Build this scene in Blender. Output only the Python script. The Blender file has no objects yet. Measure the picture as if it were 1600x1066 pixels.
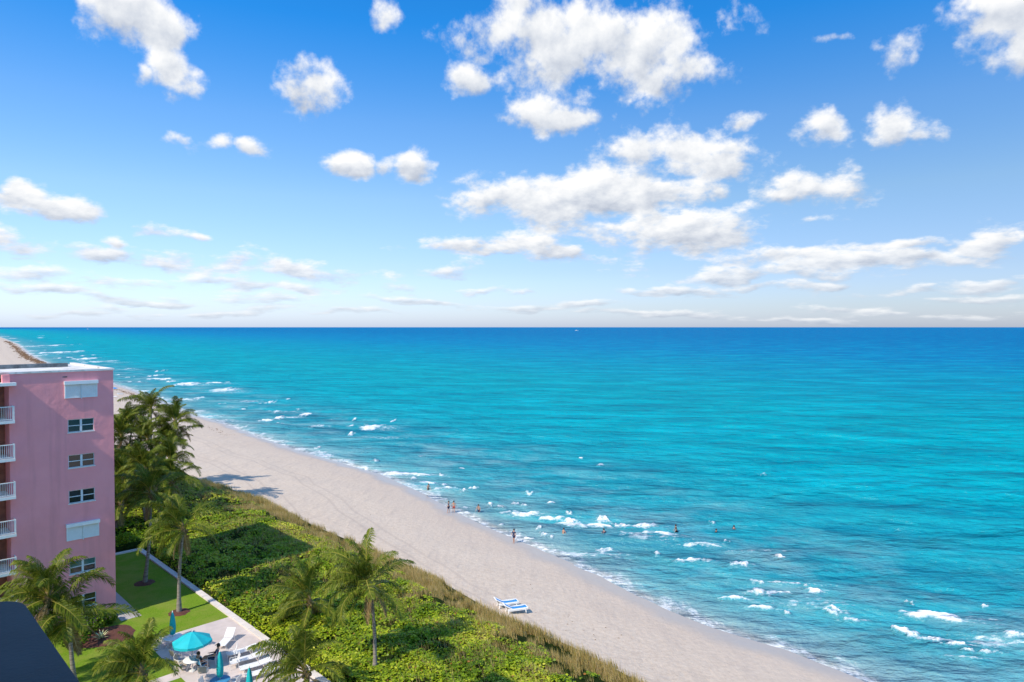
import bpy, math, random
import numpy as np
from mathutils import Vector, Matrix
R = math.radians
random.seed(7)
rng = np.random.default_rng(7)
S = bpy.context.scene
COL = S.collection

# ------------------------------------------------------------------ camera
F = 1066.67                      # focal length in photo pixels (1600 px wide, 24 mm on 36 mm)
CAMZ = 27.3
PITCH = math.atan(22 / F)
cam = bpy.data.cameras.new("camera"); cam.lens = 24; cam.sensor_width = 36
cam.clip_start = 0.1; cam.clip_end = 200000
co = bpy.data.objects.new("camera", cam); COL.objects.link(co)
co.location = (0, 0, CAMZ); co.rotation_euler = (R(90) - PITCH, 0, 0)
S.camera = co

def at(px, py, z):
    """point of the horizontal plane z seen at photo pixel px, py"""
    u = (px - 800) / F; v = (533 - py) / F
    cp, sp = math.cos(PITCH), math.sin(PITCH)
    dx, dy, dz = u, cp + v * sp, v * cp - sp
    t = (z - CAMZ) / dz
    return Vector((dx * t, dy * t, z))
def at_depth(px, py, d):
    u = (px - 800) / F; v = (533 - py) / F
    cp, sp = math.cos(PITCH), math.sin(PITCH)
    dx, dy, dz = u, cp + v * sp, v * cp - sp
    return Vector((dx / dy * d, d, CAMZ + dz / dy * d))
Q = math.sqrt(0.5)
def ES(e, s, z=0.0):             # shore frame: e towards the sea, s along the coast
    return Vector((Q * (e - s), Q * (e + s), z))
def toES(p): return (Q * (p[0] + p[1]), Q * (p[1] - p[0]))
ROT = R(45)

# ------------------------------------------------------------------ sky, sun, exposure
SUN_AZ = R(39.8); SUN_EL = R(45.5)
S.view_settings.view_transform = 'Standard'; S.view_settings.look = 'None'
S.view_settings.exposure = 0.35; S.view_settings.gamma = 1
SKY_STRENGTH = 0.108
sl = bpy.data.lights.new("sun", 'SUN'); sl.energy = 4.2; sl.angle = R(0.5); sl.color = (1, 0.91, 0.79)
so = bpy.data.objects.new("sun", sl); COL.objects.link(so)
sdir = Vector((math.sin(SUN_AZ) * math.cos(SUN_EL), math.cos(SUN_AZ) * math.cos(SUN_EL), -math.sin(SUN_EL)))
so.rotation_euler = sdir.to_track_quat('-Z', 'Y').to_euler(); so.location = (-60, -60, 90)

class NT:
    """tiny helper round a node tree"""
    def __init__(s, t): s.t = t; s.n = t.nodes; s.l = t.links
    def node(s, typ, **kw):
        n = s.n.new(typ)
        for k, v in kw.items(): setattr(n, k, v)
        return n
    def put(s, sock, v):
        if isinstance(v, bpy.types.NodeSocket): s.l.new(v, sock)
        elif v is not None: sock.default_value = v
    def math(s, op, a, b=None, c=None, clamp=False):
        n = s.node('ShaderNodeMath', operation=op, use_clamp=clamp)
        for i, v in enumerate((a, b, c)): s.put(n.inputs[i], v)
        return n.outputs[0]
    def vmath(s, op, a, b=None, c=None):
        n = s.node('ShaderNodeVectorMath', operation=op)
        for i, v in enumerate((a, b, c)):
            if v is not None: s.put(n.inputs[i], v)
        return n.outputs['Value'] if op in ('LENGTH', 'DOT_PRODUCT') else n.outputs[0]
    def noise(s, vec, scale, detail=4, rough=0.55, dist=0.0):
        n = s.node('ShaderNodeTexNoise')
        if vec is not None: s.put(n.inputs['Vector'], vec)
        n.inputs['Scale'].default_value = scale; n.inputs['Detail'].default_value = detail
        n.inputs['Roughness'].default_value = rough; n.inputs['Distortion'].default_value = dist
        return n.outputs['Fac']
    def range(s, v, a, b, c=0.0, d=1.0, smooth=False):
        n = s.node('ShaderNodeMapRange'); n.clamp = True
        if smooth: n.interpolation_type = 'SMOOTHSTEP'
        s.put(n.inputs[0], v)
        for i, x in enumerate((a, b, c, d)): s.put(n.inputs[i + 1], x)
        return n.outputs[0]
    def ramp(s, fac, stops, interp='LINEAR'):
        n = s.node('ShaderNodeValToRGB'); n.color_ramp.interpolation = interp
        e = n.color_ramp.elements
        while len(e) < len(stops): e.new(0.5)
        for i, (p, c) in enumerate(stops): e[i].position = p; e[i].color = (*c, 1)
        s.put(n.inputs[0], fac); return n.outputs[0]
    def mix(s, f, a, b, typ='MIX'):
        n = s.node('ShaderNodeMix', data_type='RGBA', blend_type=typ)
        s.put(n.inputs[0], f)
        for k, v in ((6, a), (7, b)):
            s.put(n.inputs[k], (*v, 1) if isinstance(v, tuple) and len(v) == 3 else v)
        return n.outputs[2]
    def mapping(s, vec, rot=(0, 0, 0), scale=(1, 1, 1), loc=(0, 0, 0)):
        n = s.node('ShaderNodeMapping'); s.put(n.inputs[0], vec)
        n.inputs['Rotation'].default_value = rot; n.inputs['Scale'].default_value = scale; n.inputs['Location'].default_value = loc
        return n.outputs[0]
    def bump(s, h, strength=0.5, dist=0.05, normal=None):
        n = s.node('ShaderNodeBump'); n.inputs['Strength'].default_value = strength; n.inputs['Distance'].default_value = dist
        s.put(n.inputs['Height'], h)
        if normal: s.put(n.inputs['Normal'], normal)
        return n.outputs[0]

# clouds seen in the photograph: centre x, y, half width, half height (photo pixels), thinness
CLOUDS = [
 (205,22,92,38,0),(160,5,60,28,0),(250,45,40,32,0),(262,108,42,24,0),(290,130,36,24,0),(215,112,24,14,.25),(488,128,38,36,.0),(605,18,20,26,.3),(470,112,22,26,.1),
 (345,225,40,14,.12),(395,232,28,13,.08),(285,216,26,9,.3),(530,256,36,19,.02),(655,263,30,18,0),(600,262,18,13,.4),
 (775,40,58,50,.0),(880,60,110,62,-.1),(1000,75,120,52,-.1),(1070,95,66,30,.0),(1130,112,38,20,.05),(740,125,50,24,.05),(800,10,80,30,.05),
 (840,168,52,22,0),(900,178,58,16,.05),(925,150,26,26,.25),(1012,162,18,16,.4),(1166,190,24,14,.15),(1280,200,38,26,.0),(1405,192,48,28,0),(1440,200,20,11,.2),
 (1005,230,60,30,.1),(1080,232,62,28,.0),(1140,255,60,24,.08),(1160,228,36,16,.25),(1060,260,80,16,.15),
 (1275,285,76,30,0),(1310,258,34,22,.15),(1240,300,46,16,.1),(1325,272,34,12,.2),
 (850,310,98,32,-.25),(960,300,120,30,-.2),(1050,292,70,16,.0),(1125,298,26,15,.1),(880,335,70,16,.0),(1040,358,150,26,-.2),(1130,352,60,17,.0),
 (770,386,110,12,.0),(890,398,66,11,.05),(705,418,42,11,.1),
 (40,305,48,20,0),(110,326,62,22,0),(20,296,30,16,.05),(250,353,36,14,.1),(295,364,16,6,.3),(45,384,56,18,0),(190,380,24,11,.05),(5,372,40,14,.1),
 (165,398,70,12,.05),(270,402,84,14,.0),(350,412,60,16,.0),(430,424,80,14,.05),(540,432,80,12,.1),(620,445,60,9,.2),(40,428,90,12,.1),(180,440,100,12,.15),(330,440,120,10,.3),(270,455,60,8,.3),(390,470,120,12,.38),
 (1570,30,90,50,.0),(1520,75,36,18,.1),(1595,60,40,30,.1),(1405,68,44,30,.08),(1420,92,18,12,.15),(1290,68,34,7,.35),
 (1230,400,100,14,.0),(1330,408,150,13,.0),(1460,398,130,12,.0),(1555,375,70,16,-.1),(1590,358,50,20,-.1),(1440,378,120,8,.15),(1180,424,180,12,.12),(1300,425,150,8,.2),
 (1400,487,110,6,.4),(1530,497,100,6,.4),
 (60,452,110,7,.1),(230,466,120,6,.12),(420,452,90,7,.1),(330,486,160,5,.1),(520,490,110,4,.12),(650,470,90,5,.15),(100,492,90,4,.1),(760,452,80,5,.2),(870,480,120,5,.15),(1050,455,110,6,.15),(1230,445,120,6,.12),(1420,452,120,7,.15),(1560,440,70,8,.1),(1330,478,120,5,.12),(1520,470,90,5,.15),(1000,492,120,4,.15),(1250,497,110,4,.12),
 (1420,255,12,6,.5),(1262,346,14,5,.4)]
W = bpy.data.worlds.new("World"); S.world = W; W.use_nodes = True
w = NT(W.node_tree); w.n.clear()
tc = w.node('ShaderNodeTexCoord').outputs['Generated']
# cloud density as a node group: direction in, density out
cg = bpy.data.node_groups.new('cloud_density', 'ShaderNodeTree')
cg.interface.new_socket('Direction', in_out='INPUT', socket_type='NodeSocketVector')
cg.interface.new_socket('Density', in_out='OUTPUT', socket_type='NodeSocketFloat')
g = NT(cg); gi = g.node('NodeGroupInput'); go = g.node('NodeGroupOutput')
dirv = g.vmath('NORMALIZE', gi.outputs[0])
warp = g.node('ShaderNodeTexNoise'); warp.inputs['Scale'].default_value = 9; warp.inputs['Detail'].default_value = 3
g.l.new(dirv, warp.inputs['Vector'])
sep = g.node('ShaderNodeSeparateXYZ'); g.l.new(dirv, sep.inputs[0])
az = g.math('ARCTAN2', sep.outputs[0], sep.outputs[1]); el = g.math('ARCSINE', sep.outputs[2])
cmb = g.node('ShaderNodeCombineXYZ'); g.l.new(az, cmb.inputs[0]); g.l.new(el, cmb.inputs[1])
wv = g.vmath('MULTIPLY_ADD', g.vmath('SUBTRACT', warp.outputs['Color'], (0.5, 0.5, 0.5)), (0.085, 0.05, 0), cmb.outputs[0])
L = None; acc = None
for (cx, cy, rx, ry, thin) in CLOUDS:
    d = at_depth(cx, cy, 100.0) - Vector((0, 0, CAMZ)); d.normalize()
    a0, e0 = math.atan2(d.x, d.y), math.asin(d.z)
    ca = math.cos(math.atan((cx - 800) / F))
    sx, sy = (rx * 1.12 + 3) / F * ca * ca, (ry * 1.18 + 2) / F * ca
    v = g.vmath('MULTIPLY_ADD', wv, (1 / sx, 1 / sy, 0), (-a0 / sx, -e0 / sy, 1))      # z carries 1, so length = sqrt(1 + r^2)
    r = g.vmath('LENGTH', v)
    wgt = g.math('POWER', r, -9.0)
    if abs(thin) > 0.001: r = g.math('ADD', r, thin * 0.6)
    L = r if L is None else g.math('MINIMUM', L, r)
    wx_ = g.node('ShaderNodeCombineXYZ'); g.l.new(wgt, wx_.inputs[1]); g.l.new(wgt, wx_.inputs[2])
    wc = g.node('ShaderNodeVectorMath', operation='MULTIPLY_ADD'); g.l.new(v, wc.inputs[0]); g.l.new(wx_.outputs[0], wc.inputs[1])
    if acc is not None: g.l.new(acc, wc.inputs[2])
    acc = wc.outputs[0]
L = g.math('SQRT', g.math('MAXIMUM', g.math('SUBTRACT', g.math('MULTIPLY', L, L), 1), 0))
asep = g.node('ShaderNodeSeparateXYZ'); g.l.new(acc, asep.inputs[0])
locy = g.math('DIVIDE', asep.outputs[1], g.math('MAXIMUM', asep.outputs[2], 0.05))
# beyond the frame the same kind of broken cumulus goes on
outn = g.noise(g.vmath('MULTIPLY', dirv, (1, 1, 2.2)), 2.6, 3)
outL = g.range(outn, 0.43, 0.65, 2.2, 0.2)
om = g.math('MAXIMUM', g.range(g.math('ABSOLUTE', az), 0.66, 0.80), g.range(el, 0.50, 0.62))
outL = g.math('ADD', outL, g.math('MULTIPLY', g.math('SUBTRACT', 1, om), 5))
L = g.math('MINIMUM', L, outL)
# towards the horizon the layers are seen edge on: finer upright scale
zl = g.math('MULTIPLY', g.math('LOGARITHM', g.math('ADD', g.math('MAXIMUM', sep.outputs[2], 0), 0.06), math.e), 0.42)
ncb = g.node('ShaderNodeCombineXYZ'); g.l.new(sep.outputs[0], ncb.inputs[0]); g.l.new(sep.outputs[1], ncb.inputs[1]); g.l.new(zl, ncb.inputs[2])
nv = ncb.outputs[0]
n1 = g.noise(nv, 13, 8, 0.57); n1b = g.noise(g.vmath('ADD', nv, (-0.012, 0, 0.016)), 13, 6, 0.57); n2 = g.noise(nv, 70, 3, 0.6)
den = g.math('ADD', g.math('SUBTRACT', 1.0, L), g.math('MULTIPLY', locy, -0.05))   # bases a touch denser
den = g.math('ADD', g.math('MINIMUM', den, 0.8), g.math('MULTIPLY', g.math('SUBTRACT', n1, 0.5), 3.4))
den = g.math('ADD', den, g.math('MULTIPLY', g.math('SUBTRACT', n2, 0.5), 0.7))
g.l.new(den, go.inputs[0])
cg.interface.new_socket('Light', in_out='OUTPUT', socket_type='NodeSocketFloat')
li = g.math('ADD', g.math('MULTIPLY', g.math('MINIMUM', g.math('MAXIMUM', locy, -1), 1), 0.34), g.math('MULTIPLY', g.math('SUBTRACT', n1, n1b), 1.5))
g.l.new(li, go.inputs[1])
cn_ = w.node('ShaderNodeGroup'); cn_.node_tree = cg; w.put(cn_.inputs[0], tc); d0 = cn_.outputs[0]
wsep = w.node('ShaderNodeSeparateXYZ'); w.l.new(tc, wsep.inputs[0])
lowhaze = w.range(wsep.outputs[2], 0.0, 0.13)
alpha = w.math('MULTIPLY', w.range(d0, -0.10, 0.72, smooth=True), w.range(lowhaze, 0, 0.8, 0.62, 1.0))
lit = w.math('ADD', 0.70, cn_.outputs[1])
lit = w.math('SUBTRACT', lit, w.range(d0, 0.5, 1.6, 0.0, 0.10))
lit = w.math('SUBTRACT', lit, w.range(lowhaze, 0, 1.0, 0.14, 0.0))
ccol = w.ramp(lit, [(0.28, (0.40, 0.45, 0.55)), (0.52, (0.60, 0.64, 0.71)), (0.72, (0.78, 0.80, 0.83)), (0.88, (0.90, 0.90, 0.90))])
sky = w.node('ShaderNodeTexSky', sky_type='NISHITA'); sky.sun_disc = False
sky.sun_elevation = SUN_EL; sky.sun_rotation = math.pi - SUN_AZ
sky.altitude = 20; sky.air_density = 1.0; sky.dust_density = 0.6; sky.ozone_density = 2.0
hs = w.node('ShaderNodeHueSaturation'); w.l.new(sky.outputs[0], hs.inputs['Color']); hs.inputs['Saturation'].default_value = 1.25
# clear subtropical air: deeper blue overhead, pale at the horizon
tint = w.ramp(wsep.outputs[2], [(0.0, (.44, .51, .84)), (0.03, (.44, .485, .71)), (0.08, (.47, .48, .62)), (0.18, (.60, .58, .60)), (0.28, (.50, .60, .69)), (0.40, (.13, .57, .80)), (0.6, (.10, .52, .78))])
skc = w.vmath('SCALE', w.mix(1.0, hs.outputs[0], tint, 'MULTIPLY')); skc.node.inputs['Scale'].default_value = 2.0
b1 = w.node('ShaderNodeBackground'); w.l.new(skc, b1.inputs[0]); b1.inputs[1].default_value = SKY_STRENGTH
b2 = w.node('ShaderNodeBackground'); w.l.new(ccol, b2.inputs[0]); b2.inputs[1].default_value = 0.90
mx = w.node('ShaderNodeMixShader'); w.l.new(alpha, mx.inputs[0]); w.l.new(b1.outputs[0], mx.inputs[1]); w.l.new(b2.outputs[0], mx.inputs[2])
wo = w.node('ShaderNodeOutputWorld'); w.l.new(mx.outputs[0], wo.inputs[0])
W.cycles.sampling_method = 'NONE'

# ------------------------------------------------------------------ materials
MATS = {}
def mat(name, base, rough=0.7, fn=None, metallic=0.0, spec=0.5):
    m = bpy.data.materials.new(name); m.use_nodes = True
    n = NT(m.node_tree); p = m.node_tree.nodes['Principled BSDF']
    p.inputs['Base Color'].default_value = (*base, 1); p.inputs['Roughness'].default_value = rough
    p.inputs['Metallic'].default_value = metallic; p.inputs['Specular IOR Level'].default_value = spec
    n.p = p; n.obj = n.node('ShaderNodeTexCoord').outputs['Object']
    n.pos = n.node('ShaderNodeNewGeometry').outputs['Position']
    def attr(a): x = n.node('ShaderNodeAttribute'); x.attribute_name = a; return x.outputs['Fac']
    n.attr = attr
    if fn: fn(n)
    MATS[name] = m; return m
def speck(base, var=0.25, scale=6.0, bump=0.3, bdist=0.01, bscale=40, use_pos=True):
    """base colour with worn blotches and fine relief"""
    def fn(n):
        v = n.pos if use_pos else n.obj
        a = n.noise(v, scale, 6, 0.6)
        dark = tuple(c * (1 - var) for c in base); light = tuple(min(1, c * (1 + var)) for c in base)
        n.put(n.p.inputs['Base Color'], n.ramp(a, [(0.3, dark), (0.7, light)]))
        if bump: n.put(n.p.inputs['Normal'], n.bump(n.noise(v, bscale, 4), bump, bdist))
    return fn
def m_stucco(n):
    a = n.noise(n.pos, 0.5, 6, 0.6)
    st = n.noise(n.mapping(n.pos, scale=(1.5, 1.5, 0.12)), 1.2, 5)
    c = n.ramp(a, [(0.3, (0.84, 0.31, 0.335)), (0.7, (0.91, 0.35, 0.375))])
    c = n.mix(n.range(st, 0.52, 0.74, 0, 0.5), c, (0.68, 0.26, 0.28))
    n.put(n.p.inputs['Base Color'], c)
    h = n.math('ADD', n.noise(n.pos, 1.1, 4, 0.6), n.math('MULTIPLY', n.noise(n.pos, 30, 3), 0.05))
    n.put(n.p.inputs['Normal'], n.bump(h, 0.55, 0.10))
mat('pink_stucco', (0.62, 0.29, 0.35), 0.85, m_stucco, spec=0.2)
mat('white_paint', (0.8, 0.8, 0.79), 0.5, speck((0.78, 0.78, 0.77), 0.06, 3, 0.1))
mat('shutter_white', (0.78, 0.8, 0.82), 0.45, speck((0.76, 0.78, 0.8), 0.05, 3, 0))
def m_roof(n):
    a = n.noise(n.pos, 0.9, 8, 0.65); b = n.noise(n.mapping(n.pos, rot=(0, 0, -ROT), scale=(0.4, 2.5, 1)), 0.8, 6)
    c = n.ramp(a, [(0.32, (0.42, 0.39, 0.36)), (0.55, (0.70, 0.69, 0.67)), (0.75, (0.78, 0.77, 0.75))])
    c = n.mix(n.range(b, 0.58, 0.72, 0, 0.6), c, (0.28, 0.25, 0.22))
    n.put(n.p.inputs['Base Color'], c)
mat('white_roof', (0.7, 0.7, 0.68), 0.8, m_roof)
mat('roof_curb', (0.12, 0.14, 0.15), 0.8, speck((0.13, 0.15, 0.16), 0.5, 2.5))
mat('window_glass', (0.012, 0.02, 0.022), 0.06, None, spec=0.8)
mat('window_green', (0.02, 0.12, 0.11), 0.08, None, spec=0.8)
mat('alu_frame', (0.62, 0.66, 0.70), 0.4, speck((0.62, 0.66, 0.7), 0.06, 4, 0))
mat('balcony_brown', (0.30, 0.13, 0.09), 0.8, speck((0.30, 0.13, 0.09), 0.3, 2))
mat('dark_slate', (0.022, 0.045, 0.075), 0.55, speck((0.013, 0.022, 0.030), 0.3, 1.8, 0.25, 0.01, 25))
mat('beige_stucco', (0.5, 0.45, 0.38), 0.9, speck((0.5, 0.45, 0.38), 0.12, 1))
def m_sand(n):
    sh = n.attr('shore')
    al = n.mapping(n.pos, rot=(0, 0, R(-50)), scale=(1.0, 0.16, 1))
    tr = n.noise(al, 0.9, 8, 0.65); big = n.noise(n.pos, 0.06, 5); fine = n.noise(n.pos, 2.2, 9, 0.7)
    c = n.ramp(fine, [(0.22, (0.42, 0.33, 0.25)), (0.5, (0.565, 0.46, 0.36)), (0.78, (0.65, 0.545, 0.435))])
    c = n.mix(n.range(tr, 0.50, 0.70, 0, 0.55), c, (0.42, 0.345, 0.285))
    c = n.mix(n.range(big, 0.4, 0.7, 0, 0.22), c, (0.62, 0.54, 0.45))
    # dark seaweed crumbs strewn on the sand
    cr = n.noise(n.mapping(n.pos, rot=(0, 0, R(-50)), scale=(2.4, 0.7, 1)), 2.0, 7, 0.72)
    lump = n.noise(n.pos, 0.16, 3)
    c = n.mix(n.math('MULTIPLY', n.range(cr, 0.655, 0.72), n.range(lump, 0.45, 0.62, 0.1, 0.85)), c, (0.16, 0.11, 0.075))
    wnd = n.math('ADD', sh, n.math('MULTIPLY', n.math('SUBTRACT', n.noise(n.pos, 0.035, 2), 0.5), 7.0))
    for at0 in (-14.2, -16.0, -21.5, -23.3):
        trk = n.range(n.math('ABSOLUTE', n.math('SUBTRACT', wnd, at0)), 0.10, 0.26, 1, 0)
        c = n.mix(n.math('MULTIPLY', trk, n.range(fine, 0.35, 0.6, 0.1, 0.42)), c, (0.36, 0.29, 0.24))
    wob = n.math('ADD', sh, n.math('MULTIPLY', n.math('SUBTRACT', n.noise(n.pos, 0.16, 4), 0.5), 5.0))
    wet = n.range(wob, -3.2, -0.4, smooth=True)
    damp = n.range(wob, -11.0, -3.0)
    c = n.mix(n.math('MULTIPLY', damp, 0.45), c, (0.50, 0.405, 0.33))
    c = n.mix(n.math('MULTIPLY', wet, 0.62), c, (0.34, 0.325, 0.31))
    n.put(n.p.inputs['Base Color'], c)
    n.put(n.p.inputs['Roughness'], n.range(wet, 0, 1, 0.9, 0.28))
    h = n.math('ADD', n.math('MULTIPLY', n.noise(n.pos, 1.6, 7, 0.62), 1.0), n.math('MULTIPLY', tr, 0.8))
    bp = n.node('ShaderNodeBump'); bp.inputs['Distance'].default_value = 0.13
    n.put(bp.inputs['Height'], h); n.put(bp.inputs['Strength'], n.range(wet, 0, 1, 0.7, 0.05)); n.put(n.p.inputs['Normal'], bp.outputs[0])
mat('sand', (0.55, 0.5, 0.44), 0.9, m_sand, spec=0.3)
def m_sea(n):
    sh = n.attr('shore'); fo = n.attr('foam')
    CR = R(16)
    big = n.noise(n.mapping(n.pos, rot=(0, 0, CR), scale=(0.006, 0.022, 1)), 1.0, 5, 0.6)
    mid = n.noise(n.mapping(n.pos, rot=(0, 0, CR), scale=(0.022, 0.055, 1)), 1.0, 10, 0.80)
    lg = n.math('LOGARITHM', n.math('MAXIMUM', n.math('ADD', sh, n.math('MULTIPLY', n.math('SUBTRACT', big, 0.5), n.math('MULTIPLY', n.math('MAXIMUM', sh, 0), 0.9))), 1.0), 10.0)
    c = n.ramp(n.math('DIVIDE', lg, 4.0), [
        (0.02, (0.36, 0.37, 0.34)), (0.09, (0.26, 0.40, 0.40)), (0.22, (0.085, 0.31, 0.35)), (0.35, (0.018, 0.275, 0.34)), (0.46, (0.0, 0.31, 0.37)),
        (0.55, (0.0, 0.305, 0.36)), (0.63, (0.0, 0.25, 0.375)), (0.70, (0.0, 0.18, 0.38)), (0.80, (0.0, 0.13, 0.34)), (0.95, (0.0, 0.12, 0.33))])
    c = n.mix(n.range(mid, 0.38, 0.52, 0.46, 0.0), c, (0.0, 0.15, 0.26))  # dark ripples: wave shading painted into the water colour
    c = n.mix(n.range(mid, 0.49, 0.62, 0.0, 0.5), c, (0.0, 0.42, 0.53))  # bright ripples, lit wave faces painted in as colour too
    # weed and broken bottom in the shallows
    weed = n.noise(n.mapping(n.pos, rot=(0, 0, CR), scale=(0.09, 0.22, 1)), 1.0, 6, 0.62)
    wm = n.math('MULTIPLY', n.range(weed, 0.52, 0.68), n.math('MULTIPLY', n.range(sh, 3, 9), n.range(sh, 24, 46, 1, 0)))
    c = n.mix(n.math('MULTIPLY', wm, 0.42), c, (0.07, 0.13, 0.18))
    milk = n.noise(n.pos, 0.09, 5, 0.6)
    ml = n.math('MULTIPLY', n.range(milk, 0.46, 0.66), n.math('MULTIPLY', n.range(sh, 1, 6), n.range(sh, 22, 48, 1, 0)))
    c = n.mix(n.math('MULTIPLY', ml, 0.42), c, (0.27, 0.42, 0.45))
    # foam
    fn1 = n.noise(n.mapping(n.pos, rot=(0, 0, CR), scale=(0.8, 1.6, 1)), 1.3, 8, 0.68)
    fn2 = n.noise(n.mapping(n.pos, rot=(0, 0, R(-38)), scale=(1, 0.35, 1)), 0.35, 7, 0.68)
    fm = n.range(n.math('ADD', fo, n.math('MULTIPLY', n.math('SUBTRACT', fn1, 0.5), 1.7)), 0.28, 0.78)
    wob = n.math('ADD', sh, n.math('MULTIPLY', n.math('SUBTRACT', fn2, 0.5), 11.0))
    sw = n.math('MULTIPLY', n.range(wob, -0.6, 0.3), n.range(wob, 0.5, 2.2, 1, 0))
    lace = n.noise(n.pos, 1.1, 8, 0.7)
    sw = n.math('MULTIPLY', sw, n.range(lace, 0.42, 0.56, 0.12, 1.0))
    foam = n.math('MAXIMUM', fm, n.math('MULTIPLY', sw, 0.7))
    c = n.mix(foam, c, (0.84, 0.86, 0.87))
    rip = n.noise(n.mapping(n.pos, rot=(0, 0, CR), scale=(0.5, 1.0, 1)), 0.09, 8, 0.56)
    r2 = n.noise(n.mapping(n.pos, rot=(0, 0, R(-10)), scale=(0.45, 1.0, 1)), 1.3, 5, 0.6)
    h = n.math('ADD', n.math('MULTIPLY', rip, 8.0), n.math('MULTIPLY', r2, 0.3))
    nrm = n.bump(h, 1.0, 1.0)
    df = n.node('ShaderNodeBsdfDiffuse'); n.put(df.inputs['Color'], c); n.put(df.inputs['Normal'], nrm)
    gl = n.node('ShaderNodeBsdfGlossy'); gl.inputs['Roughness'].default_value = 0.18; n.put(gl.inputs['Normal'], nrm)
    fr = n.node('ShaderNodeFresnel'); fr.inputs['IOR'].default_value = 1.33; n.put(fr.inputs['Normal'], nrm)
    k = n.math('MULTIPLY', n.math('MINIMUM', fr.outputs[0], 0.05), n.math('SUBTRACT', 1, foam))
    mxs = n.node('ShaderNodeMixShader'); n.put(mxs.inputs[0], k); n.l.new(df.outputs[0], mxs.inputs[1]); n.l.new(gl.outputs[0], mxs.inputs[2])
    out = [x for x in n.n if x.type == 'OUTPUT_MATERIAL'][0]; n.l.new(mxs.outputs[0], out.inputs[0])
mat('sea_water', (0, 0.3, 0.4), 0.15, m_sea)
def m_lawn(n):
    a = n.noise(n.pos, 0.6, 6, 0.65); b = n.noise(n.pos, 9, 6, 0.7)
    c = n.ramp(b, [(0.3, (0.07, 0.14, 0.008)), (0.5, (0.14, 0.24, 0.015)), (0.72, (0.22, 0.32, 0.03))])
    c = n.mix(n.range(a, 0.42, 0.62, 0, 0.6), c, (0.24, 0.26, 0.05))
    n.put(n.p.inputs['Base Color'], c); n.put(n.p.inputs['Normal'], n.bump(b, 0.8, 0.06))
mat('lawn', (0.1, 0.2, 0.02), 0.85, m_lawn, spec=0.08)
mat('inland', (0.10, 0.13, 0.05), 0.95, speck((0.12, 0.14, 0.05), 0.5, 0.4))
mat('patio', (0.55, 0.47, 0.43), 0.85, speck((0.56, 0.48, 0.44), 0.14, 0.9, 0.2, 0.01, 18))
mat('kerb', (0.66, 0.60, 0.55), 0.85, speck((0.66, 0.60, 0.55), 0.12, 1.3, 0.3))
mat('path_grey', (0.42, 0.38, 0.37), 0.85, speck((0.42, 0.38, 0.37), 0.15, 1.2))
mat('mulch', (0.10, 0.035, 0.022), 0.95, speck((0.11, 0.038, 0.024), 0.6, 12, 0.9, 0.05, 20))
def leafy(stops, rough=0.45, trans=0.0):
    def fn(n):
        n.p.inputs['Specular IOR Level'].default_value = 0.14; n.p.inputs['Roughness'].default_value = rough
        n.put(n.p.inputs['Base Color'], n.ramp(n.attr('tone'), stops))
        if trans:
            n.p.inputs['Transmission Weight'].default_value = 0
            p = n.p; out = [x for x in n.n if x.type == 'OUTPUT_MATERIAL'][0]
            tr = n.node('ShaderNodeBsdfTranslucent'); n.put(tr.inputs[0], n.ramp(n.attr('tone'), [(q, tuple(min(1, k * 1.3) for k in cc)) for q, cc in stops]))
            mxs = n.node('ShaderNodeMixShader'); mxs.inputs[0].default_value = trans
            n.l.new(p.outputs[0], mxs.inputs[1]); n.l.new(tr.outputs[0], mxs.inputs[2]); n.l.new(mxs.outputs[0], out.inputs[0])
    return fn
mat('grape_leaf', (0.15, 0.2, 0.02), 0.42, leafy([(0, (0.055, 0.11, 0.006)), (0.35, (0.17, 0.26, 0.010)), (0.72, (0.36, 0.41, 0.020)), (0.97, (0.52, 0.50, 0.07)), (1, (0.30, 0.14, 0.04))], 0.4, 0.10))
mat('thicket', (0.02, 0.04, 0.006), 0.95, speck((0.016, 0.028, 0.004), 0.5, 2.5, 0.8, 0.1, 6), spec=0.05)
mat('dry_grass', (0.3, 0.24, 0.1), 0.8, leafy([(0, (0.13, 0.17, 0.02)), (0.3, (0.30, 0.25, 0.06)), (0.65, (0.46, 0.33, 0.12)), (1, (0.58, 0.45, 0.24))], 0.8, 0.2))
mat('frond_green', (0.1, 0.15, 0.02), 0.4, leafy([(0, (0.04, 0.07, 0.008)), (0.5, (0.11, 0.15, 0.014)), (0.85, (0.24, 0.25, 0.03)), (1, (0.42, 0.34, 0.08))], 0.4, 0.22))
mat('frond_dry', (0.3, 0.2, 0.09), 0.8, leafy([(0, (0.16, 0.10, 0.045)), (0.6, (0.33, 0.23, 0.10)), (1, (0.42, 0.33, 0.17))], 0.8, 0.15))
def m_trunk(n):
    rings = n.noise(n.mapping(n.obj, scale=(0.3, 0.3, 7)), 1.5, 4)
    n.put(n.p.inputs['Base Color'], n.ramp(rings, [(0.35, (0.13, 0.105, 0.085)), (0.65, (0.33, 0.29, 0.25))]))
    n.put(n.p.inputs['Normal'], n.bump(rings, 0.8, 0.04))
mat('palm_trunk', (0.25, 0.2, 0.17), 0.9, m_trunk)
mat('crown_fibre', (0.16, 0.11, 0.05), 0.9, speck((0.17, 0.12, 0.05), 0.4, 9, 0.7, 0.03))
mat('turquoise_canvas', (0.0, 0.42, 0.47), 0.7, speck((0.005, 0.43, 0.48), 0.10, 2, 0.15))
mat('blue_sling', (0.02, 0.24, 0.56), 0.6, speck((0.02, 0.25, 0.58), 0.12, 3, 0.1))
mat('blue_cloth', (0.04, 0.22, 0.4), 0.7, speck((0.05, 0.24, 0.42), 0.15, 3, 0.1))
mat('navy_cloth', (0.015, 0.03, 0.08), 0.85, speck((0.015, 0.03, 0.085), 0.25, 8, 0.3))
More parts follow.
